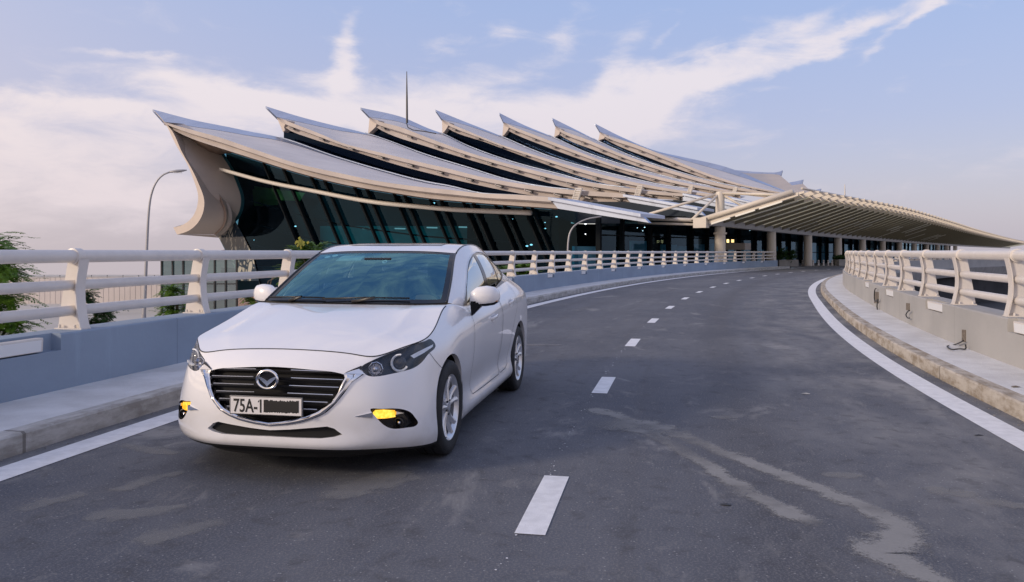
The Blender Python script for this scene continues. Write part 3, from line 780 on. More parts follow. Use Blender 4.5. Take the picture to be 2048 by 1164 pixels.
for (x, v, r) in ((628, 8, .55), (760, 9, .5), (905, 9, .5)):
    p = on(x, 480, v); mb = MB(); mb.lathe([(r, -.2-TB.z), (r, 4.6 if x < 700 else 3.2)], (p.x, p.y, 0), 'Z', 16); mb.build('interior_column', principled("pale_teal_column", (.30,.50,.48), .4), term, smooth=True)
mb = MB(); mb.poly([on(640, 452, 11), on(1010, 452, 11), on(1010, 520, 11), on(640, 520, 11)]); mb.build('backlight_panel', principled("teal_backlight", (.10,.36,.36), .6, var=.3, vscale=.3), term)  # teal backlight behind the mullions, put into a lighter panel's colour
mb = MB(); mb.poly([on(508, 372, 10), on(610, 386, 10), on(600, 402, 10), on(512, 398, 10)]); mb.poly([on(505, 378, 10.5), on(560, 386, 10.5), on(556, 410, 10.5), on(508, 412, 10.5)]); mb.build('reflection_patch', principled("olive_reflection", (.62,.58,.14), .6, var=.4, vscale=.2), term)  # yellow-green reflection in the glass, painted as panels behind it
lamp_me = None
for (x, y, v, r) in ((591,452.5,7,.17),(736,433,8,.16),(747,405,7,.13),(868,406,7,.15),(1054,492,6,.16),(1062.5,489.5,6,.17),(1113,433.5,6,.13),(1024,438,6,.12),(1090,445,6,.08),(959,421,5.5,.14),(1171,448,6,.12),(508,480,6,.08)):
    if lamp_me is None:
        mb = MB(); mb.lathe([(.001, -.5), (.5, -.45), (1, 0), (.5, .45), (.001, .5)], (0,0,0), 'Z', 10); lo_ = mb.build('ceiling_lamp', M_lamp, term); lamp_me = lo_
    else: lo_ = lamp_me.copy(); COL.objects.link(lo_); lo_.parent = term
    r *= .72; lo_.location = on(x, y, v); lo_.scale = (r, r, r)
for (x, y) in ((735,457),(800,457),(864,455),(928,454)):
    mb = MB(); mb.tube([on(x-10, y, 10.6), on(x+10, y+.6, 10.6)], .07, 6); mb.build('strip_lamp', M_tubeL, term)
# flank: lower glass at the foot of the shell, tree reflections painted in as a lattice
def tree_reflection_mat():
    m = bpy.data.materials.new("tree_reflection_glass"); m.use_nodes = True; T = NT(m.node_tree)
    tc = T.n('ShaderNodeTexCoord'); v = T.mapv(tc.outputs['Object'], (1.3, 1.3, .75), (0,0,0), (0, .5, 0))
    vor = T.n('ShaderNodeTexVoronoi', feature='DISTANCE_TO_EDGE', inp={'Scale': .9}); T.t.links.new(v, vor.inputs['Vector'])
    nz = T.noise(T.mapv(tc.outputs['Object'], (1, 1, .35), (0,0,0), (0, .6, 0)), 1.2, 5, .6)
    k = T.m('MULTIPLY', T.ss(vor.outputs['Distance'], .03, .07), T.ss(nz.outputs[0], .46, .56))
    p = T.n('ShaderNodeBsdfPrincipled', inp={'Roughness': .1}); T.set(p.inputs['Base Color'], T.mix(k, c4((.012,.03,.05)), c4((.40,.39,.33))))
    o = T.n('ShaderNodeOutputMaterial'); T.t.links.new(p.outputs[0], o.inputs[0]); return m
mb = MB(); mb.poly([on(437,474,4.7), on(470,441,4.7), on(482,462,4.7), on(505,510,4.7), on(530,610,4.7), on(505,610,4.7), on(472,541,4.7)]); mb.build('tree_reflection_pane', tree_reflection_mat(), term)

# ------------------------------------------------------------------ landside glass front, running away behind the canopy
UF = 50.2
rows_z = (-3.6, 3.9)
def ft(v, z, u=UF): return UV(u, v, z)
VEND = 175
def zt(v): return 3.75+min(v, 70)/70*1.6
vv = [5, 20, 40, 70, 120, VEND]
mb = MB(); mb.grid([[ft(v, -.8) for v in vv], [ft(v, zt(v)) for v in vv]]); mb.build('glass_front', M_gl2, term)
k = 0; v = 5.0
while v < VEND and k < 47:
    h = zt(v)+.75
    mb = MB(); mb.box(UV(UF+.12, v, h/2-.8), (.35, .26, h), -AL); mb.build('front_mullion', M_mull, term)
    v += 4.6 if k % 2 else 3.4; k += 1
for z in (1.3, 2.6):
    mb = MB(); mb.tube([ft(5, z, UF+.1), ft(VEND, z, UF+.1)], .05, 5); mb.build('front_transom', M_mull, term)
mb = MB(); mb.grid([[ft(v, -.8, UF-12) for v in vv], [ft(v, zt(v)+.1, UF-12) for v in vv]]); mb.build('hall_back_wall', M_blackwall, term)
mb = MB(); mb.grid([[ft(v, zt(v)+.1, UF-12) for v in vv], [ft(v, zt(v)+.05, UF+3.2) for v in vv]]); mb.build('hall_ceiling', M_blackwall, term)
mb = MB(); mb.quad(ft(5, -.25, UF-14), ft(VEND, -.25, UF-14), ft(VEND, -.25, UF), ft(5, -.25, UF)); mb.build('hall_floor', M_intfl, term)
rr_ = random.Random(3)
glow = principled("pale_reflection", (.20,.46,.58), .5, var=.45, vscale=.4)
for k in range(26):
    v = 7+k*4.1+rr_.uniform(-.6, .6); w = rr_.uniform(2.4, 3.6); h = rr_.uniform(1.7, 2.5)
    mb = MB(); mb.box(UV(UF-1.2-rr_.uniform(0, 1.5), v, h/2-.2), (.2, w, h), -AL); mb.build('reflection_panel', glow, term)  # panels added behind the panes, coloured for the sky they reflect
for k in range(26):
    v = 8+k*4.2+rr_.uniform(-1, 1); u = UF-rr_.uniform(2, 12); z = zt(v)-rr_.uniform(.3, 1.2)
    lo_ = lamp_me.copy(); COL.objects.link(lo_); lo_.parent = term
    lo_.location = UV(u, v, z); r = rr_.uniform(.04, .09); lo_.scale = (r, r, r)
for k in range(18):
    v = 10+k*5+rr_.uniform(-1, 1); u = UF-rr_.uniform(1.5, 9)
    mb = MB(); mb.tube([UV(u, v, zt(v)-.25), UV(u+1.6, v, zt(v)-.3)], .05, 5); mb.build('hall_strip_lamp', M_tubeL, term)
# lit flight board
mb = MB(); a = on(1462, 482, 22); mb.box(a, (.95, .2, .7), -AL, 0)
for dx, dz, w, h in ((-.16, 0, .20, .28), (.14, .075, .24, .09), (.14, -.075, .24, .09)):
    mb.box(a+TU*dx*1.4-TV*.14+Vector((0, 0, dz)), (w, .04, h), -AL, 1)
mb.build('lit_sign', [M_mull, emitter("amber_sign", (1.0,.72,.30), 2.2)], term)
mb = MB(); mb.box(on(1468, 493, 21), (2.4, 1.4, .55), -AL); mb.build('check_in_kiosk', principled("kiosk", (.32,.29,.27), .6), term)

# ================================================================== drop-off canopy on a row of columns
def CW(u, v, z): return T0+TU*u+TV*v+Vector((0, 0, z))
C1 = Vector((15.8, 60.0, 0)); u1, v1 = (C1-T0).dot(TU), (C1-T0).dot(TV)
can = empty('drop_off_canopy', C1, 0, 'long cream ribbed drop off canopy on round columns in front of the terminal', 'canopy')
CB = Vector(C1)
def K(du, dv, z): return C1+TU*du+TV*dv+Vector((0, 0, z))-CB
M_can = principled("cream_canopy_steel", (.66,.60,.52), .45, var=.06, vscale=.6)
M_canund = principled("olive_canopy_sheet", (.60,.58,.44), .55, var=.25, vscale=.25)
def canopy_sheet():
    m = bpy.data.materials.new("translucent_canopy_sheet"); m.use_nodes = True; T = NT(m.node_tree); tc = T.n('ShaderNodeTexCoord'); nz = T.noise(tc.outputs['Object'], .25, 4, .6)
    c = T.mix(T.ss(nz.outputs[0], .3, .7), c4((.66,.63,.46)), c4((.54,.52,.39))); d = T.n('ShaderNodeBsdfDiffuse'); T.set(d.inputs[0], c); t = T.n('ShaderNodeBsdfTranslucent'); T.set(t.inputs[0], c)
    mx = T.n('ShaderNodeMixShader', inp={0: .36}); T.t.links.new(d.outputs[0], mx.inputs[1]); T.t.links.new(t.outputs[0], mx.inputs[2]); o = T.n('ShaderNodeOutputMaterial'); T.t.links.new(mx.outputs[0], o.inputs[0]); return m
M_canund = canopy_sheet()
M_gut = principled("grey_gutter", (.36,.36,.37), .5, var=.1)
M_tube = principled("white_tube_light", (.78,.77,.70), .4)
M_rib = principled("shaded_rib", (.17,.155,.115), .6)  # ribs' shadow lines put into a dark colour; rib ends stay cream
def zo(dv): return float(pchip([-3, 30, 60, 90, 130, 190, 300], [5.27, 5.50, 5.2, 4.75, 4.35, 3.95, 3.7], [dv])[0])
def zv(dv): return float(pchip([-3, 0, 20, 50, 90, 160, 300], [3.45, 3.42, 3.15, 2.95, 2.75, 2.6, 2.5], [dv])[0])
VS = frange(-2.6, 250, 2.3)
WU = 6.1
mb = MB()
for (a, b) in zip(VS[:-1], VS[1:]): pass
up = [[K(.25, v, zv(v)+.45), K(WU, v, zo(v)+.18)] for v in VS]; lo = [[K(.25, v, zv(v)+.33), K(WU, v, zo(v)+.06)] for v in VS]
mb.grid(lo); mb.build('roof_sheet', M_canund, can)
mb = MB(); upL = [[K(-.25, v, zv(v)+.40), K(-6.0, v, zv(v)+.95)] for v in VS[:-60]]; mb.grid(upL); mb.grid([[p+Vector((0,0,-.12)) for p in r] for r in upL]); mb.build('rear_roof_sheet', M_can, can)
mb = MB(); mb.grid([[K(-.42, v, zv(v)+.36), K(.42, v, zv(v)+.36), K(.36, v, zv(v)-.12), K(-.36, v, zv(v)-.12), K(-.42, v, zv(v)+.36)] for v in VS]); mb.poly([K(-.42, VS[0], zv(0)+.36), K(.42, VS[0], zv(0)+.36), K(.36, VS[0], zv(0)-.12), K(-.36, VS[0], zv(0)-.12)]); mb.build('gutter_beam', M_gut, can)
rib_n = 0
for k, v in enumerate(VS):
    if k > 96: break
    mb = MB(); s_ = 1.25 if k == 0 else 1.0
    ex = 1.25 if k else .9
    a, b = K(.3, v, zv(v)+.10), K(WU+ex, v, zo(v)-.12+(ex)*(zo(v)-zv(v))/WU*.92)
    c = a+(b-a)*(WU-.75)/(WU+ex-.3)
    if k == 0: c = a+(b-a)*.02
    mb.extrude([a, c, c+Vector((0, 0, .34)), a+Vector((0, 0, .42))], TV*.16); rb_ = mb.build('rib', M_rib, can)
    mb = MB(); d = b-c
    mb.extrude([c, b, b+Vector((0, 0, .14)), b-d*.3+Vector((0, 0, .30)), c+Vector((0, 0, .36))], TV*.17*s_); mb.build('rib_end', M_can, rb_)
# outer edge purlins under the projecting ribs
for du, dz in ((WU+.05, .02), (WU+.75, .26)):
    mb = MB(); mb.tube([K(du, v, zo(v)+dz*(1.0)+.18) for v in VS], .085, 6); mb.build('edge_purlin', M_can, can, smooth=True)
# tube lights along the ribs
rr_ = random.Random(11)
for k in range(1, 40):
    if rr_.random() < .38: continue
    v = VS[k]+.7
    n0 = rr_.choice([.8, 1.2, 1.8, 2.6]); L = rr_.choice([1.4, 2.4, 2.6, 3.4])
    f = lambda du: K(du, v, zv(v)+.33+(du-.25)/(WU-.25)*(zo(v)+.06-zv(v)-.33)-.20)
    e = min(WU-.4, n0+L)
    mb = MB(); mb.tube([f(n0), f(e)], .045, 6); mb.build('tube_light', M_tube, can)
# near end: truss, edge beam, tie rods and the mast above the first column
near = -2.75
mb = MB(); mb.tube([K(-.4, near, 3.72), K(6.3, near, 5.52)], .19, 10); mb.build('edge_tube', M_can, can, smooth=True)
mb = MB(); mb.extrude([K(.2, near+.1, 3.42), K(6.6, near+.1, 5.22), K(6.6, near+.1, 5.44), K(.2, near+.1, 3.70)], TV*.35); mb.build('edge_beam', M_can, can)
for a, b in ((.5, 1.9), (2.3, 3.7), (4.0, 5.6)):
    z = lambda u: 3.42+(u-.2)/6.4*1.80-.14
    mb = MB(); mb.extrude([K(a, near-.05, z(a)), K(b, near-.05, z(b)), K(b, near-.05, z(b)+.12), K(a, near-.05, z(a)+.12)], TV*-.14); mb.build('tube_light', M_tube, can)
mb = MB(); mb.box(K(-.35, near, 3.52), (1.0, .6, .75), -AL); mb.build('node_box', M_can, can)
mb = MB(); mb.tube([K(-.4, near, 3.70), K(-6.4, near, 4.06)], .15, 8); mb.tube([K(-.4, near+.1, 3.38), K(-6.9, near+.1, 3.72)], .10, 8); mb.build('rear_edge_tube', M_can, can, smooth=True)
def column(v, top, r=.42):
    mb = MB(); b = K(0, v, 0)
    mb.lathe([(r, -4.0), (r, .05), (r*.97, top*.5), (r*.92, top)], (b.x, b.y, 0), 'Z', 20); return mb.build('column', M_can, can, angle=.6)
column(0, 3.3)
for k in range(1, 12): column(11.4*k+(.4 if k == 1 else 0), zv(11.4*k)-.1, .42)
mb = MB(); mb.lathe([(.34, 3.2), (.34, 5.75), (.30, 5.95), (.0, 5.98)], (0, 0, 0), 'Z', 18); mb.build('mast', M_can, can, angle=.6)
mtop = Vector((0, 0, 5.85))
for q, r in ((K(-6.0, near, 3.95), .10), (K(-1.0, near-.2, 3.75), .10), (K(2.3, near+3, 4.42), .09), (K(5.6, near+1.0, 5.36), .11)):
    mb = MB(); mb.tube([mtop, q], r, 8); mb.build('tie_rod', M_can, can, smooth=True)
mb = MB(); mb.lathe([(.43, 2.72), (.5, 2.72), (.5, 2.86), (.43, 2.86)], (0, 0, 0), 'Z', 20); mb.build('column_collar', M_can, can)
# ================================================================== surroundings
def G0(x, y): return -1.586-.0285*y                      # the land falls gently away from the ramp
def on_ground(px, py):
    """where the sight line of a pixel meets the land"""
    k = (HOR-py)/FPX; Yd = (-1.586-CAMH)/(k+.0285); return at(px, py, Yd)
M_land = principled("pale_yard", (.58,.545,.50), .9, var=.25, vscale=.06, coord='Object', bump=.2, bscale=2)
mb = MB()
ys = [-60, 0, 40, 80, 140, 240, 500, 1200, 3000]; xs_ = [-3000, -900, -300, -120, -40, 0, 60, 160, 500, 1400, 3000]
mb.grid([[(x, y, G0(x, y)) for x in xs_] for y in ys]); tag(mb.build('ground', M_land), kind='structure')
# yard inside the bend under the right parapet, its shade put into the colour
M_dy = principled("shade_painted_yard", (.035,.035,.04), .9, var=.4, vscale=.2)
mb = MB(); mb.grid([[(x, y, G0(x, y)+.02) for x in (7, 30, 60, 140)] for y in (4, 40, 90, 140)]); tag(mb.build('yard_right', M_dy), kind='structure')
# wall added under the far side of the ramp; dark colour stands for shade
M_ret = principled("shade_dark_concrete", (.05,.05,.055), .9, var=.5, vscale=.4)
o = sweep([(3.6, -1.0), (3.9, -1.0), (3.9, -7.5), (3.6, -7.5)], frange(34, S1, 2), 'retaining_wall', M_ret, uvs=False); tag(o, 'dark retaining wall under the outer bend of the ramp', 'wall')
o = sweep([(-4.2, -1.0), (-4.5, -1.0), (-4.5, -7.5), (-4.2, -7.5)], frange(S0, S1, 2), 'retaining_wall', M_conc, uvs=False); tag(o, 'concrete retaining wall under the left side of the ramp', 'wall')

# ------------------------------------------------------------------ cream sheet fence far left
Fy = 80.0; x0, x1 = (39-1024)/FPX*Fy, (330-1024)/FPX*Fy
fe = empty('panel_fence', ((x0+x1)/2, Fy, G0(0, Fy)), 0, 'long cream ribbed sheet fence across the yard, seen left through the railing', 'fence')
M_fence = principled("cream_sheet_fence", (.62,.56,.53), .6, var=.1, vscale=.4)
mb = MB(); x = x0-12; b = Vector(fe.location)
while x < x1:
    mb.quad((x-b.x, .0, 0), (x+.50-b.x, 0, 0), (x+.50-b.x, 0, 2.65), (x-b.x, 0, 2.65)); mb.quad((x+.50-b.x, 0, 0), (x+.54-b.x, .08, 0), (x+.54-b.x, .08, 2.65), (x+.50-b.x, 0, 2.65)); x += .54
mb.build('panel', M_fence, fe)
mb = MB(); mb.box((0, 0, 2.72), (x1-x0+24, .1, .08)); mb.build('coping', M_conc, fe)
mb = MB(); x = x0-12
for k in range(18):
    mb2 = MB(); mb2.box((x0-12+k*1.6-b.x, .16, 1.4), (.05, .05, 2.95)); mb2.build('post', M_mull, fe)
mb = MB(); mb.box((0, .16, 2.9), (x1-x0+24, .03, .03)); mb.build('rail', M_conc, fe)

# ------------------------------------------------------------------ glass pavilion by the foot of the terminal
Y0 = 60.0; pv = empty('glass_pavilion', ((390-1024)/FPX*Y0, Y0, G0(0, Y0)), 0, 'low glass pavilion with black mullions and a pale sloping roof edge, left of the terminal', 'building')
b = Vector(pv.location); X = lambda px: (px-1024)/FPX*Y0-b.x
M_pg = glass_mat("pavilion_glass", (.16,.36,.36), .36, .03, (.85,.97,.92), 1.5)
xa, xb = X(323), X(476); zt0, zt1 = 3.98, 4.35
mb = MB(); mb.quad((xa, 0, 0), (xb, 0, 0), (xb, 0, zt1), (xa, 0, zt0)); mb.quad((xa, 0, 0), (xa, 7, 0), (xa, 7, zt0), (xa, 0, zt0)); mb.build('glass', M_pg, pv)
for px in (324, 346, 367, 388, 409, 430, 452, 474):
    mb = MB(); mb.box((X(px), -.06, 2.05), (.10, .16, 4.1)); mb.build('mullion', M_dark, pv)
mb = MB(); mb.extrude([(xa-.2, -.5, zt0), (xb, -.5, zt1), (xb, -.5, zt1+.22), (xa-.2, -.5, zt0+.14)], (0, 8, 0)); mb.build('roof', M_pipe, pv)
mb = MB(); mb.box(((xa+xb)/2, -.05, 2.25), (xb-xa, .1, .08)); mb.build('transom', M_dark, pv)
mb = MB(); mb.quad((xa+.1, 5, 0), (xb, 5, 0), (xb, 5, 2.3), (xa+.1, 5, 2.3)); mb.build('back_wall', M_int, pv)

# red-roofed house
hp = at(447, 545, 95); hs = empty('house', (hp.x, hp.y, G0(0, 95)), .3, 'far pale house under a red roof, beside the foot of the terminal shell', 'house')
mb = MB(); mb.box((1.5, 0, 2.6), (7, 6, 5.4)); mb.build('wall', principled("pale_render", (.6,.56,.54), .8), hs)
mb = MB(); mb.extrude([(-2.3, -3.6, 5.2), (6, -3.6, 6.6), (6, -3.6, 6.9), (-2.4, -3.6, 5.45)], (0, 7.2, 0)); mb.build('roof', principled("red_tiles", (.42,.16,.13), .7, var=.2), hs)

# brick planter wall and low slab
def brick_mat():
    m = bpy.data.materials.new("brick"); m.use_nodes = True; T = NT(m.node_tree); tc = T.n('ShaderNodeTexCoord')
    br = T.n('ShaderNodeTexBrick', inp={'Color1': (.32,.17,.13,1), 'Color2': (.25,.14,.11,1), 'Mortar': (.45,.40,.36,1), 'Scale': 3.0, 'Mortar Size': .03}); T.t.links.new(T.mapv(tc.outputs['Object'], (1,1,1), (0,0,0), (PI/2, 0, 0)), br.inputs['Vector'])
    p = T.n('ShaderNodeBsdfPrincipled', inp={'Roughness': .85}); T.set(p.inputs['Base Color'], br.outputs[0]); o = T.n('ShaderNodeOutputMaterial'); T.t.links.new(p.outputs[0], o.inputs[0]); return m
a, c = at(478, 575, 44), at(600, 572, 44)
w = empty('brick_wall', ((a.x+c.x)/2, 44, G0(0, 44)), 0, 'low brick wall with a pale coping, behind the far door mirror of the car', 'wall')
mb = MB(); mb.box((0, 0, .5), (c.x-a.x, .3, 2.6)); mb.build('brickwork', brick_mat(), w)
mb = MB(); mb.box((-.3, 0, 1.86), (c.x-a.x+.8, .42, .10)); mb.build('coping', M_pipe, w)
a = at(462, 612, 26); w = empty('stone_planter', (a.x, 26, G0(0, 26)), .2, 'low beige stone planter with a slanting white rail, left of the car bonnet', 'planter')
mb = MB(); mb.box((.3, 0, .5), (1.6, 1.0, 1.35)); mb.build('bed', principled("beige_stone", (.42,.33,.26), .8, var=.2), w, bevel=.03)
mb = MB(); mb.tube([(-.5, -.3, 1.2), (.55, -.3, 1.62)], .03, 6); mb.build('rail', M_pipe, w)

# ------------------------------------------------------------------ lamp posts
M_pole = principled("galvanised_pole", (.36,.355,.37), .45, metal=.4, var=.1)
def lamp_post(pts, Yd, r0, r1, label, head=True, cat='lamp post'):
    base = at(*pts[0], Yd); t = empty('street_lamp', base, 0, label, cat)
    P3 = [at(x, y, Yd)-base for x, y in pts]
    a = np.array([list(p) for p in P3]); d = np.concatenate([[0], np.cumsum(np.linalg.norm(np.diff(a, axis=0), axis=1))])
    q = [Vector(p) for p in np.stack([pchip(d, a[:, k], np.linspace(0, d[-1], 40)) for k in range(3)], 1)]
    mb = MB(); mb.tube(q, r0, 10, radii=[r0+(r1-r0)*k/39 for k in range(40)]); mb.build('pole', M_pole, t, smooth=True)
    mb = MB(); mb.lathe([(.28, -.2), (.28, .05), (.16, .06), (.14, .5)], (0, 0, 0), 'Z', 10); mb.build('base', M_pole, t)
    if head:
        e = q[-1]; mb = MB(); n = 10
        rows = []
        for f, w, h in ((-.15, .05, .05), (.0, .14, .07), (.35, .20, .10), (.75, .16, .07), (1.0, .03, .03)):
            c = e+Vector((f*.95, 0, f*.10)); rows.append([c+Vector((0, w*math.cos(2*PI*j/n), h*math.sin(2*PI*j/n))) for j in range(n)])
        I = mb.grid(rows, close_v=True); mb.face(I[0]); mb.face(I[-1]); mb.build('lamp_head', M_pole, t, smooth=True)
        mb = MB(); mb.box(e+Vector((.38, 0, -.06)), (.5, .2, .03)); mb.build('lens', M_lens, t)
    return t
g = 548+1580*3.0/49
lamp_post([(287.5, g), (291, 560), (297, 430), (300, 402), (306, 378), (317, 358), (331, 347), (343, 343.5)], 49, .115, .05, 'tall grey street lamp with a curved arm, left of the terminal shell')
lamp_post([(1134, 640), (1135.5, 500), (1138, 472), (1145, 456), (1160, 444), (1180, 436.5), (1203, 433)], 46, .075, .04, 'cream lamp post with a curved arm in front of the dark terminal glass', head=False)

# ------------------------------------------------------------------ bollards, planters and hedge on the forecourt
bol = None
M_bol = principled("pale_bollard", (.66,.62,.60), .5)
for k, px in enumerate((1594.5, 1605, 1617, 1626.5, 1637, 1647, 1656.5, 1664.5, 1673)):
    p = at(px, 531, 79.0); p.z = 0
    if bol is None:
        bol = empty('bollard', p, 0); mb = MB(); mb.lathe([(.11, 0), (.11, .06), (.085, .07), (.085, .50), (.07, .56), (.0, .575)], (0,0,0), 'Z', 12); mb.build('post', M_bol, bol, angle=.5)
        mb = MB(); mb.lathe([(.087, .40), (.09, .40), (.09, .47), (.087, .47)], (0,0,0), 'Z', 12); mb.build('band', M_conc, bol); o = bol
    else: o = copy_tree(bol); o.location = p
    tag(o, 'short pale bollard in the row across the end of the road below the terminal', 'bollard', 'bollards across the end of the road')
def leaf_mat(name, a, b, vs):
    m = bpy.data.materials.new(name); m.use_nodes = True; T = NT(m.node_tree); tc = T.n('ShaderNodeTexCoord'); nz = T.noise(tc.outputs['Object'], vs, 4, .6)
    c = T.mix(T.ss(nz.outputs[0], .3, .7), c4(a), c4(b)); d = T.n('ShaderNodeBsdfPrincipled', inp={'Roughness': .5, 'Specular IOR Level': .3}); T.set(d.inputs['Base Color'], c)
    t = T.n('ShaderNodeBsdfTranslucent'); T.set(t.inputs[0], c); mx = T.n('ShaderNodeMixShader', inp={0: .35}); T.t.links.new(d.outputs[0], mx.inputs[1]); T.t.links.new(t.outputs[0], mx.inputs[2])
    o = T.n('ShaderNodeOutputMaterial'); T.t.links.new(mx.outputs[0], o.inputs[0]); return m
M_leafd = leaf_mat("dark_leaf", (.050,.115,.030), (.020,.055,.018), 3)
M_leaf = leaf_mat("bright_leaf", (.145,.26,.030), (.055,.125,.022), 5)
M_leafy = principled("yellow_leaf", (.34,.30,.03), .5, var=.4, vscale=6, var2=(.20,.22,.03))
M_bark = principled("bark", (.16,.12,.09), .9, var=.4, vscale=8)
def leaf_cloud(name, centre, size, n, leaf, mat, parent, seed, top=0.0):
    r = random.Random(seed); mb = MB()
    lumps = [(Vector((r.uniform(-1, 1)*size[0]*.75, r.uniform(-1, 1)*size[1]*.75, r.uniform(-.9, 1)*size[2]*.75)), r.uniform(.28, .5)) for _ in range(14)]
    for _ in range(n):
        c, q = r.choice(lumps)
        d = Vector((r.gauss(0, 1), r.gauss(0, 1), r.gauss(0, 1))).normalized()*(r.random()**.5)
        p = Vector(centre)+c+Vector((d.x*size[0]*q, d.y*size[1]*q, d.z*size[2]*q))
        a = Vector((r.gauss(0, 1), r.gauss(0, 1), r.gauss(.4, .8))).normalized(); b_ = a.cross(Vector((r.gauss(0, 1), r.gauss(0, 1), r.gauss(0, 1)))).normalized()
        L = leaf*r.uniform(.7, 1.5); mb.quad(p-b_*L*.35, p+a*L*.5, p+b_*L*.35+a*L, p-a*L*.2+b_*L*.1)
    return mb.build(name, mat, parent, clean=False)
def hedge(px0, px1, ytop, ybot, Yd, label, seed):
    a, c = at(px0, ybot, Yd), at(px1, ybot, Yd); t = empty('planter_hedge', ((a.x+c.x)/2, Yd, 0), 0, label, 'hedge')
    w = c.x-a.x; top = at(px0, ytop, Yd).z
    mb = MB(); mb.box((0, 0, .3), (w, 1.4, .66)); mb.build('planter', M_conc, t, bevel=.04)
    leaf_cloud('foliage', (0, 0, .55+(top-.55)/2), (w*.55, .8, (top-.5)*.62), 1500, .16, M_leafd, t, seed)
    return t
hedge(1553, 1592, 502, 530, 76, 'green hedge in a concrete planter at the end of the left parapet', 5)
hedge(1672, 1712, 512, 531, 79, 'dark shrub in a concrete planter right of the bollards, behind the right railing', 6)

# ------------------------------------------------------------------ trees and shrubs with feathery leaves
def frond(mb, p, d, L, n, lw, ll, r, droop=.5):
    p = Vector(p); d = Vector(d).normalized(); step = L/n
    side_ = d.cross(Vector((0, 0, 1)));
    if side_.length < .1: side_ = Vector((1, 0, 0))
    side_.normalize()
    for k in range(n):
        q = p+d*step; f = (k+1)/n
        up = side_.cross(d).normalized(); ln = ll*(1.15-abs(f-.45)*1.1)
        for sg in (1, -1):
            e = (side_*sg+d*.55+up*r.uniform(-.25, .15)).normalized(); t_ = d.cross(e).cross(e).normalized()
            mb.quad(p, p+e*ln*.5+d*lw*.6, p+e*ln, p+e*ln*.5-d*lw*.4)
        mb.quad(p-side_*.004, p+side_*.004, q+side_*.003, q-side_*.003)
        p = q; d = (d+Vector((0, 0, -droop/n))+Vector((r.uniform(-.03, .03), r.uniform(-.03, .03), 0))).normalized()
def feather_tree(name, loc, tufts, label, cat, mat, seed, trunk_h, L=.9, nf=16, ll=.13, lw=.035, trunk_r=.06, group=None):
    """tufts: list of (dx, dy, z, scale)"""
    r = random.Random(seed); t = empty(name, loc, 0, label, cat, group)
    mb = MB(); mb.tube([(0, 0, -.3), (r.uniform(-.05, .05), 0, trunk_h*.5), (r.uniform(-.1, .1), 0, trunk_h)], trunk_r, 8, radii=[trunk_r, trunk_r*.8, trunk_r*.5])
    for dx, dy, z, s in tufts: mb.tube([(0, 0, min(trunk_h*.75, max(.2, z-.9))), (dx*.5, dy*.5, z-.35*s), (dx, dy, z)], trunk_r*.35, 5)
    mb.build('trunk', M_bark, t)
    mb = MB()
    for dx, dy, z, s in tufts:
        for k in range(nf):
            a = r.uniform(0, 2*PI); e = r.uniform(-.2, .75)
            frond(mb, (dx+r.uniform(-.1, .1)*s, dy+r.uniform(-.1, .1)*s, z+r.uniform(-.15, .15)*s), (math.cos(a)*math.cos(e), math.sin(a)*math.cos(e), math.sin(e)), L*s*r.uniform(.6, 1.1), 15, lw*s, ll*s, r, .8)
    mb.build('crown', mat, t, clean=False)
    return t
def tuft_at(loc, lst, Yd):
    out = []
    for px, py, s in lst:
        p = at(px, py, Yd+0.0); out.append((p.x-loc[0], rnd.uniform(-.5, .5), p.z-loc[2], s))
    return out
Yd = 12.5; loc = (at(-30, 600, Yd).x, Yd, G0(0, Yd))
feather_tree('feathery_tree', loc, tuft_at(loc, [(-10, 490, 1), (25, 505, .75), (-20, 545, 1), (45, 545, .75), (0, 600, 1.0), (30, 630, .9), (-30, 650, 1), (10, 660, .9)], Yd), 'bright green feathery tree behind the railing at the left edge of the photo', 'tree', M_leaf, 21, 2.6, L=.66, nf=36, ll=.125, lw=.042)
Yd = 16.0; loc = (at(205, 620, Yd).x, Yd, G0(0, Yd))
feather_tree('feathery_shrub', loc, tuft_at(loc, [(195, 590, .8), (212, 618, .9), (190, 640, .8), (222, 645, .7)], Yd), 'feathery green shrub just right of the nearest railing post', 'shrub', M_leafd, 22, 1.4, L=.52, nf=34, ll=.12, lw=.04)
Yd = 24.0; loc = (at(350, 620, Yd).x, Yd, G0(0, Yd))
feather_tree('feathery_shrub', loc, tuft_at(loc, [(345, 583, 1.0), (330, 600, .7), (365, 600, .9), (350, 618, 1), (335, 645, .9), (370, 640, .9), (352, 655, 1)], Yd), 'bushy bright green shrub in front of the glass pavilion', 'shrub', M_leaf, 23, 2.2, L=.62, nf=34, ll=.13, lw=.05)
Yd = 30.0; loc = (at(620, 560, Yd).x, Yd, G0(0, Yd))
feather_tree('feathery_tree', loc, tuft_at(loc, [(600, 505, .9), (622, 500, 1.1), (640, 512, 1), (610, 530, 1.1), (650, 525, .9), (590, 545, 1.0), (630, 548, 1)], Yd), 'green tree rising behind the railing above the windscreen corner of the car', 'tree', M_leaf, 24, 3.4, L=.74, nf=40, ll=.17, lw=.06)
mb = MB(); r_ = random.Random(9); Yd = 29.6
for k in range(60):
    p = at(601+r_.gauss(0, 4), 489+r_.gauss(0, 4), Yd); a = r_.uniform(0, PI)
    mb.quad(p, p+Vector((.06*math.cos(a), .03, .06)), p+Vector((.02, .05, .13)), p+Vector((-.05, .02, .07)))
o = mb.build('yellow_flowers', M_leafy, None, clean=False); f_par = [q for q in COL.objects if q.name.startswith('feathery_tree.')]
o.parent = f_par[-1]; o.matrix_parent_inverse = Matrix.Translation(-Vector(f_par[-1].location))
Yd = 27.0; loc = (at(515, 610, Yd).x, Yd, G0(0, Yd))
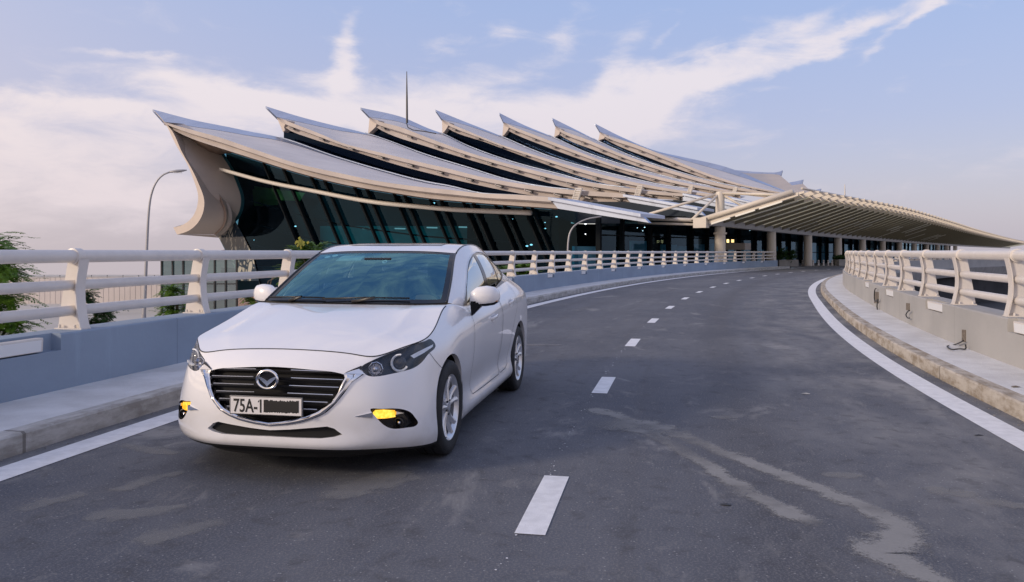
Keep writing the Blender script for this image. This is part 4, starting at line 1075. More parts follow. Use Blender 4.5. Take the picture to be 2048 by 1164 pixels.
feather_tree('feathery_shrub', loc, tuft_at(loc, [(500, 597, .7), (520, 592, .8), (540, 596, .8), (510, 608, .8), (570, 545, .6), (560, 552, .5)], Yd), 'yellowish green shrub below the far door mirror of the car', 'shrub', M_leafy if False else M_leaf, 25, 1.6, L=.55, nf=32, ll=.14, lw=.05)
Yd = 33.0; loc = (at(1040, 560, Yd).x, Yd, G0(0, Yd))
feather_tree('feathery_shrub', loc, tuft_at(loc, [(1015, 545, .9), (1035, 540, 1.0), (1052, 535, 1.0), (1060, 545, .9), (1045, 552, 1)], Yd), 'bright green shrub behind the railing just right of the car roof', 'shrub', M_leaf, 26, 2.4, L=.62, nf=40, ll=.16, lw=.06)

# ------------------------------------------------------------------ loose cables on the right parapet
M_cable = principled("black_cable", (.015,.015,.016), .45)
M_patch = principled("rough_mortar_patch", (.24,.20,.16), .95, var=.5, vscale=30, bump=.8, bscale=60)
def wall_pt(px, py, proud=.0):
    """point on the road face of the right parapet along a sight line"""
    k = (px-1024)/FPX; ex = 0.0
    for _ in range(6):
        rad = RR-WRo-ex+proud
        A, B_, C_ = 1+k*k, -2*(k*CX+CY), CX*CX+CY*CY-rad*rad
        Yv = (-B_-math.sqrt(B_*B_-4*A*C_))/(2*A); ex = widen(RR*math.atan2(Yv-CY, CX-k*Yv), WRo)
    return at(px, py, Yv)
def cable(label, patch, path, r=.008, walk=()):
    p0 = wall_pt(*path[0]); t = empty('loose_cable', p0, 0, label, 'cable')
    q = []
    for k, (px, py) in enumerate(path):
        if k in walk:
            d = FPX*(CAMH-.172)/(py-HOR); q.append(Vector(((px-1024)/FPX*d, d, .170)))
        else: q.append(wall_pt(px, py, .055))
    a = np.array([list(v) for v in q]); d = np.concatenate([[0], np.cumsum(np.linalg.norm(np.diff(a, axis=0), axis=1))])
    q = [Vector(v)-p0 for v in cspline(d, a, np.linspace(0, d[-1], 40))]
    mb = MB(); mb.tube(q, r, 8); mb.build('cable', M_cable, t, smooth=True)
    x0, x1, y0, y1 = patch
    mb = MB(); c = [wall_pt(x, y, .006)-p0 for x, y in ((x0, y0), (x1, y0+1), (x1, y1+1), (x0, y1))]
    mb.extrude(c, Vector((.012, .0, 0))); mb.build('mortar_patch', M_patch, t); return t
cable('black cable looping out of the right parapet onto the pavement, nearest the viewer', (1923.5, 1931, 659, 683), [(1927, 681), (1922, 684), (1906, 690), (1897, 695.5), (1906, 698.5), (1922, 697.5), (1932, 695), (1931, 689)], .009, walk=(3, 4, 5))
cable('short black cable at a mortar patch on the right parapet, middle of the three', (1812, 1819, 606, 620), [(1819, 621), (1814, 625), (1812, 630), (1814, 634.5), (1818.5, 636)], .010)
cable('tangled black cable hanging down the right parapet, farthest of the three', (1748, 1757, 583, 606), [(1752, 577), (1749, 584), (1748.5, 594), (1751, 603), (1756, 600), (1754, 612), (1755, 620)], .012)

# ------------------------------------------------------------------ sand trails, scraps and grit on the asphalt
def rd(px, py, z=0.0):
    d = FPX*(CAMH-z)/(py-HOR); return Vector(((px-1024)/FPX*d, d, z))
def sand_mat(name='spilt_sand', amp=1.5, amax=.85):
    m = bpy.data.materials.new(name); m.use_nodes = True; T = NT(m.node_tree)
    uv = T.n('ShaderNodeUVMap'); uv.uv_map = 'UVMap'; sp = T.n('ShaderNodeSeparateXYZ'); T.t.links.new(uv.outputs[0], sp.inputs[0])
    tc = T.n('ShaderNodeTexCoord'); n1 = T.noise(tc.outputs['Object'], 7, 7, .7); n2 = T.noise(tc.outputs['Object'], 60, 4, .8); n3 = T.noise(tc.outputs['Object'], 1.3, 4, .6)
    e = T.m('SUBTRACT', 1.0, T.m('ABSOLUTE', T.m('SUBTRACT', T.m('MULTIPLY', sp.outputs[1], 2.0), 1.0)))
    v = T.m('ADD', e, T.m('ADD', T.m('MULTIPLY', T.m('SUBTRACT', n1.outputs[0], .5), amp), T.m('MULTIPLY', T.m('SUBTRACT', n2.outputs[0], .5), 1.0)))
    al = T.m('MULTIPLY', T.ss(v, .28, .74), T.m('MULTIPLY', T.ss(n3.outputs[0], .2, .55), amax))
    ends = T.m('MULTIPLY', T.ss(sp.outputs[0], 0, .12), T.m('SUBTRACT', 1.0, T.ss(sp.outputs[0], .93, 1.0)))
    p = T.n('ShaderNodeBsdfPrincipled', inp={'Roughness': .95, 'Specular IOR Level': .1}); T.set(p.inputs['Base Color'], T.mix(n2.outputs[0], c4((.26,.258,.255)), c4((.37,.365,.355))))
    T.set(p.inputs['Alpha'], T.m('MULTIPLY', al, ends)); o = T.n('ShaderNodeOutputMaterial'); T.t.links.new(p.outputs[0], o.inputs[0]); return m
M_sand = sand_mat(); M_dust = sand_mat('dust_scuff', 2.2, .46)
def trail(pts, z, label=None):
    """pts: (px, py, half width in m)"""
    a = np.array([[*rd(x, y)[:2], w] for x, y, w in pts]); d = np.concatenate([[0], np.cumsum(np.hypot(*np.diff(a[:, :2], axis=0).T))])
    q = np.stack([pchip(d, a[:, k], np.linspace(0, d[-1], 90)) for k in range(3)], 1); t = np.gradient(q[:, :2], axis=0); t /= np.linalg.norm(t, axis=1)[:, None]
    mb = MB(); uv = []; rows = []
    for k in range(90):
        n = np.array([-t[k, 1], t[k, 0]]); row = []
        for f in (0, .25, .5, .75, 1):
            p = q[k, :2]+n*q[k, 2]*(f*2-1)*1.15; row.append((p[0], p[1], z)); uv.append((k/89, f))
        rows.append(row)
    mb.grid(rows); mb.uv = uv; o = mb.build('sand_trail', M_sand, clean=False); tag(o, kind='stuff'); return o
trail([(1178, 838, .30), (1230, 846, .42), (1290, 850, .30), (1360, 872, .16), (1440, 903, .12), (1530, 938, .13), (1620, 972, .13), (1700, 1003, .13), (1765, 1030, .15), (1800, 1058, .16), (1790, 1085, .20), (1760, 1105, .20), (1810, 1130, .16), (1880, 1170, .14), (1990, 1235, .12)], .0035)
trail([(1240, 850, .30), (1300, 868, .16), (1360, 898, .11), (1420, 935, .11), (1480, 975, .13), (1540, 1008, .13), (1600, 1035, .15), (1650, 1055, .08)], .0045)
trail([(1180, 815, .10), (1205, 825, .18), (1235, 832, .14), (1260, 840, .1)], .0025)
for pts in ([(270,1092,.05),(330,1072,.09),(400,1052,.07),(455,1040,.03)], [(165,1030,.05),(240,1028,.09),(330,1018,.06),(380,1012,.03)], [(30,1024,.04),(90,1006,.06),(175,986,.03)], [(220,985,.04),(290,962,.07),(372,942,.03)], [(235,888,.03),(290,899,.06),(360,908,.03)],
            [(1640,950,.03),(1685,950,.06),(1730,952,.03)], [(1850,972,.04),(1900,985,.08),(1960,988,.03)], [(1945,1000,.03),(2000,1008,.07),(2060,1012,.03)], [(1000,700,.04),(1060,690,.07),(1130,690,.03)], [(640,1000,.05),(760,960,.16),(820,930,.06)], [(1420,835,.03),(1450,835,.05),(1480,837,.03)]):
    o = trail([(x, y, w*2.0) for x, y, w in pts], .0025); o.name = 'dust_streak'; o.data.materials[0] = M_dust
# grit along the kerbs: small stones
r_ = random.Random(17); mb = MB()
def stone(p, s):
    k = [Vector(p)+Vector((r_.uniform(-1, 1)*s, r_.uniform(-1, 1)*s, r_.uniform(.1, .9)*s)) for _ in range(6)]
    for a, b_, c in ((0,1,2), (0,2,3), (0,3,4), (1,2,5), (2,3,5), (3,4,5), (0,4,1), (1,5,4)): mb.face([mb.vert(k[a]), mb.vert(k[b_]), mb.vert(k[c])])
for k in range(520):
    s_ = 28+r_.random()**1.4*26; o_ = KR-abs(r_.gauss(0, .055))-.01; stone(W(s_, o_, 0), r_.uniform(.004, .013))
for k in range(240):
    s_ = 25+r_.random()*12; o_ = KL+abs(r_.gauss(0, .05))+.01; stone(W(s_, o_, 0), r_.uniform(.004, .011))
for k in range(420):
    s_ = 25.5+r_.random()**1.5*16; o_ = r_.uniform(-3.2, 3.4); stone(W(s_, o_, 0), r_.uniform(.002, .006))
o = mb.build('gravel', principled("pale_grit", (.36,.34,.32), .9, var=.4, vscale=40), clean=False); tag(o, kind='stuff')
def scrap(px, py, size, mat, label, cat, name, z=.0, seed=0):
    rr = random.Random(seed); p = rd(px, py, z); t = MB(); n = 8
    ring = [Vector((math.cos(2*PI*k/n)*size*rr.uniform(.7, 1.2), math.sin(2*PI*k/n)*size*.6*rr.uniform(.7, 1.2), rr.uniform(.0, .3)*size*.3)) for k in range(n)]
    i = t.vert((0, 0, size*.22))
    ids = [t.vert(q) for q in ring]
    for k in range(n): t.face([i, ids[k], ids[(k+1) % n]])
    t.face(ids[::-1]); o = t.build(name, mat, loc=p+Vector((0, 0, .003))); return tag(o, label, cat)
scrap(1612, 788, .05, principled("pale_scrap", (.38,.38,.37), .8), 'pale flattened scrap lying in the middle of the right lane', 'scrap', 'litter_scrap', seed=1)
scrap(1957, 871, .035, M_dark, 'small black scrap on the asphalt near the right edge line', 'scrap', 'litter_scrap', seed=2)
scrap(1453, 1010, .035, M_dark, 'small black scrap between the two sand trails', 'scrap', 'litter_scrap', seed=3)
scrap(2031, 774, .05, M_patch, 'brown stone lying on the right pavement near the photo edge', 'stone', 'loose_stone', z=.15, seed=4)
scrap(1915, 742, .025, M_conc, 'grey pebble on the right pavement by the kerb', 'stone', 'loose_stone', z=.15, seed=5)

# flecks of paint along the setting-out line between the lane dashes
mb = MB(); r_ = random.Random(31)
s_ = 25.0
while s_ < 40:
    o_ = -.055+r_.gauss(0, .012); q = r_.uniform(.003, .007)*(1 if r_.random() < .85 else 1.7); c = W(s_, o_, .0042)
    mb.poly([c+Vector((q*math.cos(a)*r_.uniform(.6, 1.2), q*math.sin(a)*r_.uniform(.7, 1.4), 0)) for a in np.linspace(0, 2*PI, 8)[:-1]]); s_ += r_.choice([.03, .05, .07, .1, .3])
o = mb.build('paint_flecks', M_line, clean=False); tag(o, kind='stuff')
# ================================================================== the car: body surfaces in its own frame
# x = across (towards the photo's right), y = back from the nose, z = up
CAR_TH = math.radians(10.9); CAR_X, CAR_Y = -1.472, 4.78
_st = [  # columns from the bumper lip up to the bonnet / belt edge, going round from nose to tail
 [(0,.02,.225),(0,.0,.265),(0,.004,.34),(0,0,.45),(0,.02,.6),(0,.062,.71),(0,.178,.806)],
 [(.25,.035,.222),(.25,.014,.262),(.25,.02,.34),(.25,.014,.45),(.25,.033,.6),(.25,.075,.705),(.28,.187,.798)],
 [(.48,.10,.212),(.48,.072,.25),(.48,.074,.33),(.48,.070,.45),(.475,.09,.59),(.47,.125,.685),(.47,.213,.778)],
 [(.66,.22,.20),(.665,.175,.245),(.658,.158,.33),(.645,.150,.45),(.63,.165,.58),(.61,.195,.68),(.60,.245,.768)],
 [(.78,.35,.185),(.79,.295,.245),(.78,.262,.34),(.76,.255,.45),(.74,.268,.58),(.722,.305,.70),(.70,.365,.800)],
 [(.855,.5,.17),(.868,.445,.24),(.86,.405,.34),(.84,.392,.46),(.82,.405,.59),(.80,.435,.72),(.775,.475,.826)],
 [(.88,.64,.165),(.895,.605,.24),(.89,.585,.35),(.877,.565,.47),(.862,.572,.60),(.845,.585,.735),(.806,.60,.846)],
 [(.885,.93,.165),(.902,.93,.24),(.906,.93,.36),(.902,.93,.50),(.895,.93,.64),(.868,.93,.79),(.786,.93,.928)],
 [(.868,1.3,.165),(.885,1.3,.24),(.866,1.3,.36),(.876,1.3,.50),(.885,1.3,.66),(.866,1.3,.84),(.757,1.28,1.018)],
 [(.862,1.65,.17),(.882,1.65,.245),(.850,1.65,.355),(.872,1.65,.51),(.892,1.65,.69),(.878,1.64,.86),(.800,1.6,.985)],
 [(.862,2.1,.175),(.886,2.1,.25),(.850,2.1,.365),(.874,2.1,.53),(.897,2.1,.72),(.885,2.1,.88),(.806,2.1,1.003)],
 [(.864,2.6,.18),(.889,2.6,.255),(.854,2.6,.375),(.880,2.6,.54),(.900,2.6,.74),(.887,2.6,.91),(.801,2.6,1.04)],
 [(.868,3.1,.19),(.891,3.1,.265),(.868,3.1,.39),(.889,3.1,.55),(.903,3.1,.76),(.888,3.1,.94),(.787,3.1,1.083)],
 [(.875,3.52,.20),(.894,3.52,.28),(.899,3.52,.41),(.903,3.52,.57),(.906,3.52,.78),(.885,3.52,.96),(.766,3.5,1.108)],
 [(.865,3.95,.22),(.88,3.95,.3),(.886,3.95,.42),(.891,3.95,.58),(.891,3.95,.79),(.866,3.95,.965),(.735,3.95,1.10)],
 [(.80,4.28,.25),(.815,4.3,.32),(.825,4.3,.43),(.83,4.3,.58),(.83,4.28,.80),(.80,4.25,.97),(.68,4.22,1.09)],
 [(.62,4.5,.27),(.63,4.52,.33),(.64,4.52,.44),(.64,4.53,.58),(.63,4.5,.80),(.61,4.47,.97),(.55,4.4,1.08)],
 [(.3,4.55,.27),(.3,4.58,.33),(.3,4.58,.44),(.3,4.58,.58),(.3,4.55,.80),(.3,4.52,.97),(.28,4.45,1.075)],
 [(0,4.56,.27),(0,4.59,.33),(0,4.59,.44),(0,4.59,.58),(0,4.56,.80),(0,4.53,.97),(0,4.46,1.075)],
]
_S = np.array(_st)                                     # (19,7,3)
_mir = _S*np.array([-1, 1, 1])
_ext = np.concatenate([_mir[3:0:-1], _S, _mir[-2:-5:-1]])
_ref = _ext[:, 3, :2]
_sp = np.concatenate([[0], np.cumsum(np.hypot(*np.diff(_ref, axis=0).T))]); _sp -= _sp[3]
SMAX = _sp[3+18]; TSC = .13                            # domain metres per level
def _secondd(xs, ys):
    n = len(xs); h = np.diff(xs); A = np.zeros((n, n)); B = np.zeros((n,)+ys.shape[1:])
    A[0, 0] = A[-1, -1] = 1
    for i in range(1, n-1):
        A[i, i-1] = h[i-1]; A[i, i] = 2*(h[i-1]+h[i]); A[i, i+1] = h[i]
        B[i] = 6*((ys[i+1]-ys[i])/h[i]-(ys[i]-ys[i-1])/h[i-1])
    return np.linalg.solve(A, B.reshape(n, -1)).reshape(B.shape)
_M2 = _secondd(_sp, _ext)
def side(s, t):
    """points of the body side sheet; s metres round from the nose, t in domain metres from lip (0) to top (6*TSC)"""
    s = np.atleast_1d(np.asarray(s, float)); t = np.atleast_1d(np.asarray(t, float))/TSC
    i = np.clip(np.searchsorted(_sp, s)-1, 0, len(_sp)-2); h = (_sp[i+1]-_sp[i])[:, None, None]; u = (s-_sp[i])[:, None, None]
    col = (_M2[i]*(h-u)**3/(6*h)+_M2[i+1]*u**3/(6*h)+(_ext[i]/h-_M2[i]*h/6)*(h-u)+(_ext[i+1]/h-_M2[i+1]*h/6)*u)   # (n,7,3)
    # natural cubic in t (uniform knots 0..6), matrix precomputed
    m = np.einsum('ij,njk->nik', _TM, col)
    j = np.clip(np.floor(t).astype(int), 0, 5); f = (t-j)[:, None]; r = np.arange(len(s))
    a, b = col[r, j], col[r, j+1]; ma, mb_ = m[r, j], m[r, j+1]
    return ma*(1-f)**3/6+mb_*f**3/6+(a-ma/6)*(1-f)+(b-mb_/6)*f
_A = np.zeros((7, 7)); _Bm = np.zeros((7, 7)); _A[0, 0] = _A[6, 6] = 1
for _i in range(1, 6):
    _A[_i, _i-1] = 1; _A[_i, _i] = 4; _A[_i, _i+1] = 1; _Bm[_i, _i-1] = 6; _Bm[_i, _i] = -12; _Bm[_i, _i+1] = 6
_TM = np.linalg.solve(_A, _Bm)
TTOP = 6*TSC
def side_n(s, t, e=2e-3):
    s = np.atleast_1d(np.asarray(s, float)); t = np.atleast_1d(np.asarray(t, float))
    ds = side(s+e, t)-side(s-e, t); t0 = np.clip(t-e, 0, TTOP); t1 = np.clip(t+e, 0, TTOP)
    n = np.cross(ds, side(s, t1)-side(s, t0)); n /= np.linalg.norm(n, axis=1)[:, None]; return n
_es = np.linspace(0, SMAX, 1200); _ep = side(_es, np.full(1200, TTOP))
def edge_at_y(y):
    """point of the top edge (bonnet seam / belt) at a given distance back"""
    k = int(np.argmax(_es > .9)); y = np.atleast_1d(y); return np.stack([np.interp(y, _ep[k:1050, 1], _ep[k:1050, c]) for c in range(3)], 1)
# roof rail from pillar foot to the tail
_rail = np.array([(.748,1.34,1.026),(.705,1.62,1.180),(.650,1.90,1.330),(.625,2.06,1.398),(.614,2.3,1.455),(.604,2.65,1.474),(.596,3.0,1.452),(.600,3.25,1.395),(.622,3.5,1.300),(.655,3.75,1.196),(.70,3.97,1.112)])
_rp = np.concatenate([[0], np.cumsum(np.linalg.norm(np.diff(_rail, axis=0), axis=1))])
_by = np.array([1.40,1.66,1.98,2.14,2.38,2.70,3.0,3.22,3.5,3.80,3.97])
_belt = edge_at_y(_by)
PMAX = _rp[-1]
def house(p, w):
    """greenhouse side: p metres along the rail, w 0 at the belt .. 1 at the rail"""
    p = np.atleast_1d(np.asarray(p, float)); w = np.atleast_1d(np.asarray(w, float))[:, None]
    a = cspline(_rp, _belt, p); b = cspline(_rp, _rail, p)
    q = a*(1-w)+b*w; bul = 4*w*(1-w)
    hgt = np.linalg.norm(b-a, axis=1)[:, None]
    q[:, 0:1] += bul*.085*hgt; q[:, 2:3] += bul*.02*hgt
    return q
def house_n(p, w, e=2e-3):
    p = np.atleast_1d(np.asarray(p, float)); w = np.atleast_1d(np.asarray(w, float))
    n = np.cross(house(np.minimum(p+e, PMAX), w)-house(np.maximum(p-e, 0), w), house(p, np.clip(w+e, 0, 1))-house(p, np.clip(w-e, 0, 1)))
    return n/np.linalg.norm(n, axis=1)[:, None]
CARF = {
'headlight': [(0.5639,0.6849),(0.6140,0.7306),(0.6673,0.7550),(0.7606,0.7702),(0.8532,0.7694),(0.9862,0.7724),(1.1417,0.7612),(1.2570,0.7274),(1.2710,0.7025),(1.1514,0.6678),(1.0432,0.6317),(0.9402,0.6074),(0.8304,0.6058),(0.7513,0.6059),(0.6688,0.6046),(0.6116,0.6173),(0.5750,0.6562)],
'lamp_strip': [(0.4566,0.6316),(0.5080,0.6671),(0.5617,0.6969),(0.5742,0.6646),(0.5347,0.6589),(0.4799,0.6296)],
'chrome_out': [(0.5837,0.6264),(0.5431,0.5913),(0.5140,0.5655),(0.4807,0.5149),(0.4261,0.4464),(0.3481,0.3815),(0.2757,0.3467),(0.1979,0.3178),(0.1031,0.2972),(0.0228,0.2857)],
'chrome_in': [(0.4521,0.6185),(0.4616,0.5900),(0.4240,0.4878),(0.3877,0.4403),(0.3061,0.3901),(0.2363,0.3625),(0.1551,0.3405),(0.0882,0.3240),(0.0235,0.3119)],
'chrome_wing': [(0.4518,0.6206),(0.4975,0.6479),(0.5480,0.6679),(0.5873,0.6264)],
'grille_top': [(0.0360,0.6467),(0.1086,0.6438),(0.2156,0.6380),(0.2998,0.6353),(0.3866,0.6325),(0.4518,0.6206)],
'intake_top': [(0.0225,0.2491),(0.1337,0.2602),(0.2584,0.2775),(0.3623,0.2942),(0.4041,0.2802),(0.4516,0.2360)],
'intake_bot': [(0.4517,0.2319),(0.4059,0.2103),(0.3252,0.1903),(0.1977,0.1852),(0.0239,0.1902)],
'fog': [(0.6192,0.3959),(0.6786,0.3968),(0.7338,0.3942),(0.8243,0.3777),(0.8869,0.3352),(0.9064,0.2979),(0.9171,0.2573),(0.9012,0.2426),(0.8363,0.2377),(0.7309,0.2552),(0.6926,0.2860),(0.6595,0.3319),(0.6388,0.3622)],
'amber': [(0.6300,0.3643),(0.6561,0.3864),(0.7089,0.3870),(0.7760,0.3784),(0.7721,0.3328),(0.7173,0.3312),(0.6599,0.3351)],
'fin': [(0.5244,0.3601),(0.6313,0.3792),(0.6287,0.3491)],
'spike': [(0.7781,0.3699),(0.8301,0.3507),(0.7749,0.3499)],
'foglamp': [(0.7960,0.2790)],
'projector': [(0.8508,0.6721)],
'reflector': [(0.6872,0.6749)],
'ledbar': [(0.9238,0.6954),(0.9920,0.7049),(1.2516,0.7044),(1.2293,0.6921),(1.0820,0.6823),(0.9554,0.6698)],
'bumper_seam': [(1.1427,0.6662),(1.1948,0.6153),(1.2649,0.5626),(1.3538,0.5106)],
'arch_front': [(1.1188,0.0324),(1.1282,0.1253),(1.1319,0.1983),(1.1408,0.2631),(1.1592,0.3249),(1.1833,0.3828),(1.2096,0.4348),(1.2407,0.4793),(1.2794,0.5153),(1.3260,0.5424),(1.3786,0.5607),(1.4349,0.5704),(1.4932,0.5720),(1.5518,0.5664),(1.6094,0.5542),(1.6647,0.5359),(1.7164,0.5117),(1.7630,0.4817),(1.8033,0.4459),(1.8364,0.4047),(1.8614,0.3583),(1.8779,0.3069),(1.8853,0.2516),(1.8834,0.1929),(1.8722,0.1254),(1.8527,0.0347)],
'arch_rear': [(3.7886,0.0576),(3.7735,0.1394),(3.7669,0.2001),(3.7689,0.2530),(3.7793,0.3017),(3.7979,0.3445),(3.8244,0.3800),(3.8581,0.4086),(3.8983,0.4315),(3.9439,0.4495),(3.9938,0.4628),(4.0468,0.4714),(4.1016,0.4751),(4.1569,0.4739),(4.2116,0.4677),(4.2644,0.4567),(4.3141,0.4409),(4.3597,0.4204),(4.3998,0.3948),(4.4336,0.3633),(4.4602,0.3250),(4.4789,0.2795),(4.4894,0.2280),(4.4914,0.1698),(4.4844,0.0996),(4.4677,0.0117)],
'door_front': [(2.3126,0.7800),(2.2425,0.6684),(2.2004,0.5882),(2.1835,0.4230),(2.1983,0.2355),(2.2385,0.1924),(2.5987,0.1867),(3.1986,0.1878),(3.2306,0.2223),(3.2436,0.4930),(3.2537,0.6383),(3.2588,0.7800)],
'door_rear': [(3.2668,0.7796),(3.2607,0.6379),(3.2506,0.4929),(3.2386,0.2222),(3.2636,0.1900),(3.4987,0.1932),(3.5987,0.2207),(3.6387,0.3152),(3.6887,0.4227),(3.7990,0.5014),(3.9190,0.5725),(3.9907,0.6537),(4.0281,0.7751)],
'crease_low': [(2.0478,0.1994),(2.3988,0.2227),(2.7985,0.2485),(3.1986,0.2957),(3.4987,0.3728)],
 'dlo': [(.25,.0),(.34,.29),(.49,.50),(.72,.65),(.95,.75),(1.16,.81),(1.39,.84),(1.65,.84),(1.9,.80),(2.08,.72),(2.2,.58),(2.25,.42),(2.2,.27),(2.1,.15),(1.95,.08),(1.6,.04),(1.2,.02),(.6,.0)],
 'pane_front': [(.375,.015),(.43,.25),(.50,.42),(.60,.52),(.74,.61),(.96,.70),(1.1,.75),(1.19,.77),(1.165,.55),(1.14,.3),(1.13,.045),(.8,.03),(.55,.02)],
 'pane_rear': [(1.30,.785),(1.5,.79),(1.70,.775),(1.82,.75),(1.80,.4),(1.79,.09),(1.55,.07),(1.25,.06),(1.27,.4)],
 'pane_quarter': [(1.87,.74),(2.03,.665),(2.13,.545),(2.17,.42),(2.13,.3),(2.05,.2),(1.93,.13),(1.85,.11),(1.855,.4)],
}
# ------------------------------------------------------------------ car materials
def paint_mat():
    m = bpy.data.materials.new("white_car_paint"); m.use_nodes = True; T = NT(m.node_tree)
    p = T.n('ShaderNodeBsdfPrincipled', inp={'Base Color': (.80,.79,.80,1), 'Roughness': .30, 'Specular IOR Level': .5, 'Coat Weight': 1.0, 'Coat Roughness': .03})
    tc = T.n('ShaderNodeTexCoord'); sp = T.n('ShaderNodeSeparateXYZ'); T.t.links.new(tc.outputs['Object'], sp.inputs[0])
    nz = T.noise(tc.outputs['Object'], 6, 6, .65)
    low = T.m('MULTIPLY', T.m('SUBTRACT', 1.0, T.ss(sp.outputs[2], .18, .5)), T.ss(nz.outputs[0], .4, .7))
    T.set(p.inputs['Base Color'], T.mix(T.m('MULTIPLY', low, .35), c4((.83,.82,.83)), c4((.58,.54,.49))))
    o = T.n('ShaderNodeOutputMaterial'); T.t.links.new(p.outputs[0], o.inputs[0]); return m
M_paint = paint_mat()
M_blackp = principled("black_plastic", (.018,.018,.02), .38, var=.2, vscale=20)
M_gloss = principled("gloss_black_trim", (.012,.012,.014), .12)
M_chrome = principled("chrome", (.78,.79,.82), .10, metal=1.0)
M_satin = principled("satin_alloy", (.74,.75,.78), .28, metal=.7, var=.08, vscale=8)
M_rubber = principled("tyre_rubber", (.022,.023,.026), .75, var=.3, vscale=14, bump=.3, bscale=80)
M_wsg = glass_mat("windscreen_glass", (.46,.68,.72), .17, .012, (.38,.84,1.0), 1.5)
M_sideg = glass_mat("side_window_glass", (.20,.26,.26), .48, .012, (.95,1,1), 1.52)
M_lampg = glass_mat("headlight_lens", (.88,.90,.93), .015, .01, (1,1,1), 1.42)
M_lampin = principled("headlight_bezel", (.010,.012,.020), .3)
M_slat = principled("dark_slat", (.010,.010,.012), .45)
M_seam = principled("panel_gap", (.02,.02,.022), .8)
M_well = principled("wheel_well_liner", (.008,.008,.009), .9)
M_frit = principled("black_glass_edge", (.008,.011,.016), .10)
M_bowl = principled("smoked_reflector", (.62,.63,.67), .14, metal=1.0)
M_led = principled("led_bar", (.86,.87,.88), .2)
def amber_mat():
    m = bpy.data.materials.new("amber_indicator"); m.use_nodes = True; T = NT(m.node_tree); tc = T.n('ShaderNodeTexCoord')
    v = T.n('ShaderNodeTexVoronoi', inp={'Scale': 55.0}); T.t.links.new(tc.outputs['Object'], v.inputs['Vector']); nz = T.noise(tc.outputs['Object'], 14, 2, .5)
    f = T.m('MULTIPLY', T.ss(nz.outputs[0], .35, .65), T.m('SUBTRACT', 1.1, v.outputs['Distance']), clamp=True)
    e = T.n('ShaderNodeEmission', inp={'Strength': 1.7}); T.set(e.inputs[0], T.mix(f, c4((.95,.36,.012)), c4((1.0,.72,.10))))
    g = T.n('ShaderNodeBsdfGlossy', inp={'Roughness': .1}); mx = T.n('ShaderNodeMixShader', inp={0: .06}); T.t.links.new(e.outputs[0], mx.inputs[1]); T.t.links.new(g.outputs[0], mx.inputs[2])
    o = T.n('ShaderNodeOutputMaterial'); T.t.links.new(mx.outputs[0], o.inputs[0]); return m
M_amber = amber_mat()
M_plate = principled("plate_white", (.78,.76,.75), .4, var=.06, vscale=10)
M_ink = principled("plate_ink", (.012,.012,.012), .5)
M_red = principled("tail_lamp_red", (.25,.01,.012), .2)
M_seat = principled("seat_cloth", (.035,.037,.042), .8, var=.2, vscale=10)
M_tan = principled("tan_trim", (.28,.17,.10), .7, var=.2, vscale=6)
M_dash = principled("dashboard", (.045,.05,.055), .6)

car = empty('parked_car', (CAR_X, CAR_Y, 0), -CAR_TH, 'white saloon car with amber front lights lit, standing in the left lane', 'car')

# ------------------------------------------------------------------ panel cutting
def inside(poly, P):
    poly = np.asarray(poly); x, y = P[:, 0], P[:, 1]; r = np.zeros(len(P), bool); n = len(poly)
    for i in range(n):
        x0, y0 = poly[i]; x1, y1 = poly[(i+1) % n]
        c = (y0 > y) != (y1 > y)
        with np.errstate(divide='ignore', invalid='ignore'):
            r ^= c & (x < (x1-x0)*(y-y0)/(y1-y0+1e-30)+x0)
    return r
def dens(pts, step, closed=True, smooth=False):
    a = np.asarray(pts, float)
    if smooth:
        if closed:
            k = len(a); e = np.concatenate([a[-3:], a, a[:4]]); d = np.concatenate([[0], np.cumsum(np.hypot(*np.diff(e, axis=0).T))])
            q = np.linspace(d[3], d[3+k], max(k*2, int((d[3+k]-d[3])/step))+1)[:-1]; return cspline(d, e, q)
        d = np.concatenate([[0], np.cumsum(np.hypot(*np.diff(a, axis=0).T))]); return cspline(d, a, np.linspace(0, d[-1], max(len(a)*2, int(d[-1]/step))))
    out = []; n = len(a)
    for i in range(n if closed else n-1):
        p, q = a[i], a[(i+1) % n]; m = max(1, int(np.hypot(*(q-p))/step))
        for j in range(m): out.append(p+(q-p)*j/m)
    if not closed: out.append(a[-1])
    return np.array(out)
def cut(outer, loops, spacing, box):
    """constrained triangulation: returns points and triangle lists per region name ('' = plain)"""
    V = []; E = []
    def add(lp):
        i0 = len(V); V.extend(map(tuple, lp)); n = len(lp); E.extend((i0+k, i0+(k+1) % n) for k in range(n))
    add(outer)
    for nme, lp in loops: add(lp)
    B = np.array(V)
    gx, gy = np.meshgrid(np.arange(box[0]+spacing*.5, box[1], spacing), np.arange(box[2]+spacing*.5, box[3], spacing))
    gy = gy+((np.arange(gx.shape[1]) % 2)*spacing*.5)[None, :]
    G = np.stack([gx.ravel(), gy.ravel()], 1); G = G[inside(outer, G)]
    keep = np.ones(len(G), bool)
    for ch in range(0, len(G), 400):
        d = ((G[ch:ch+400, None, :]-B[None])**2).sum(2).min(1); keep[ch:ch+400] = d > (spacing*.45)**2
    G = G[keep]; allv = [Vector(p) for p in np.concatenate([B, G])]
    rv, re, rf, *_ = geometry.delaunay_2d_cdt(allv, E, [], 0, 1e-7)
    P = np.array([(v.x, v.y) for v in rv]); F = np.array([f for f in rf if len(f) == 3])
    C = P[F].mean(1); ok = inside(outer, C)
    lab = np.full(len(F), -1); 
    for k, (nme, lp) in enumerate(loops): lab[inside(lp, C)] = k
    res = {'': F[ok & (lab == -1)]}
    for k, (nme, lp) in enumerate(loops): res[nme] = F[lab == k]
    return P, res
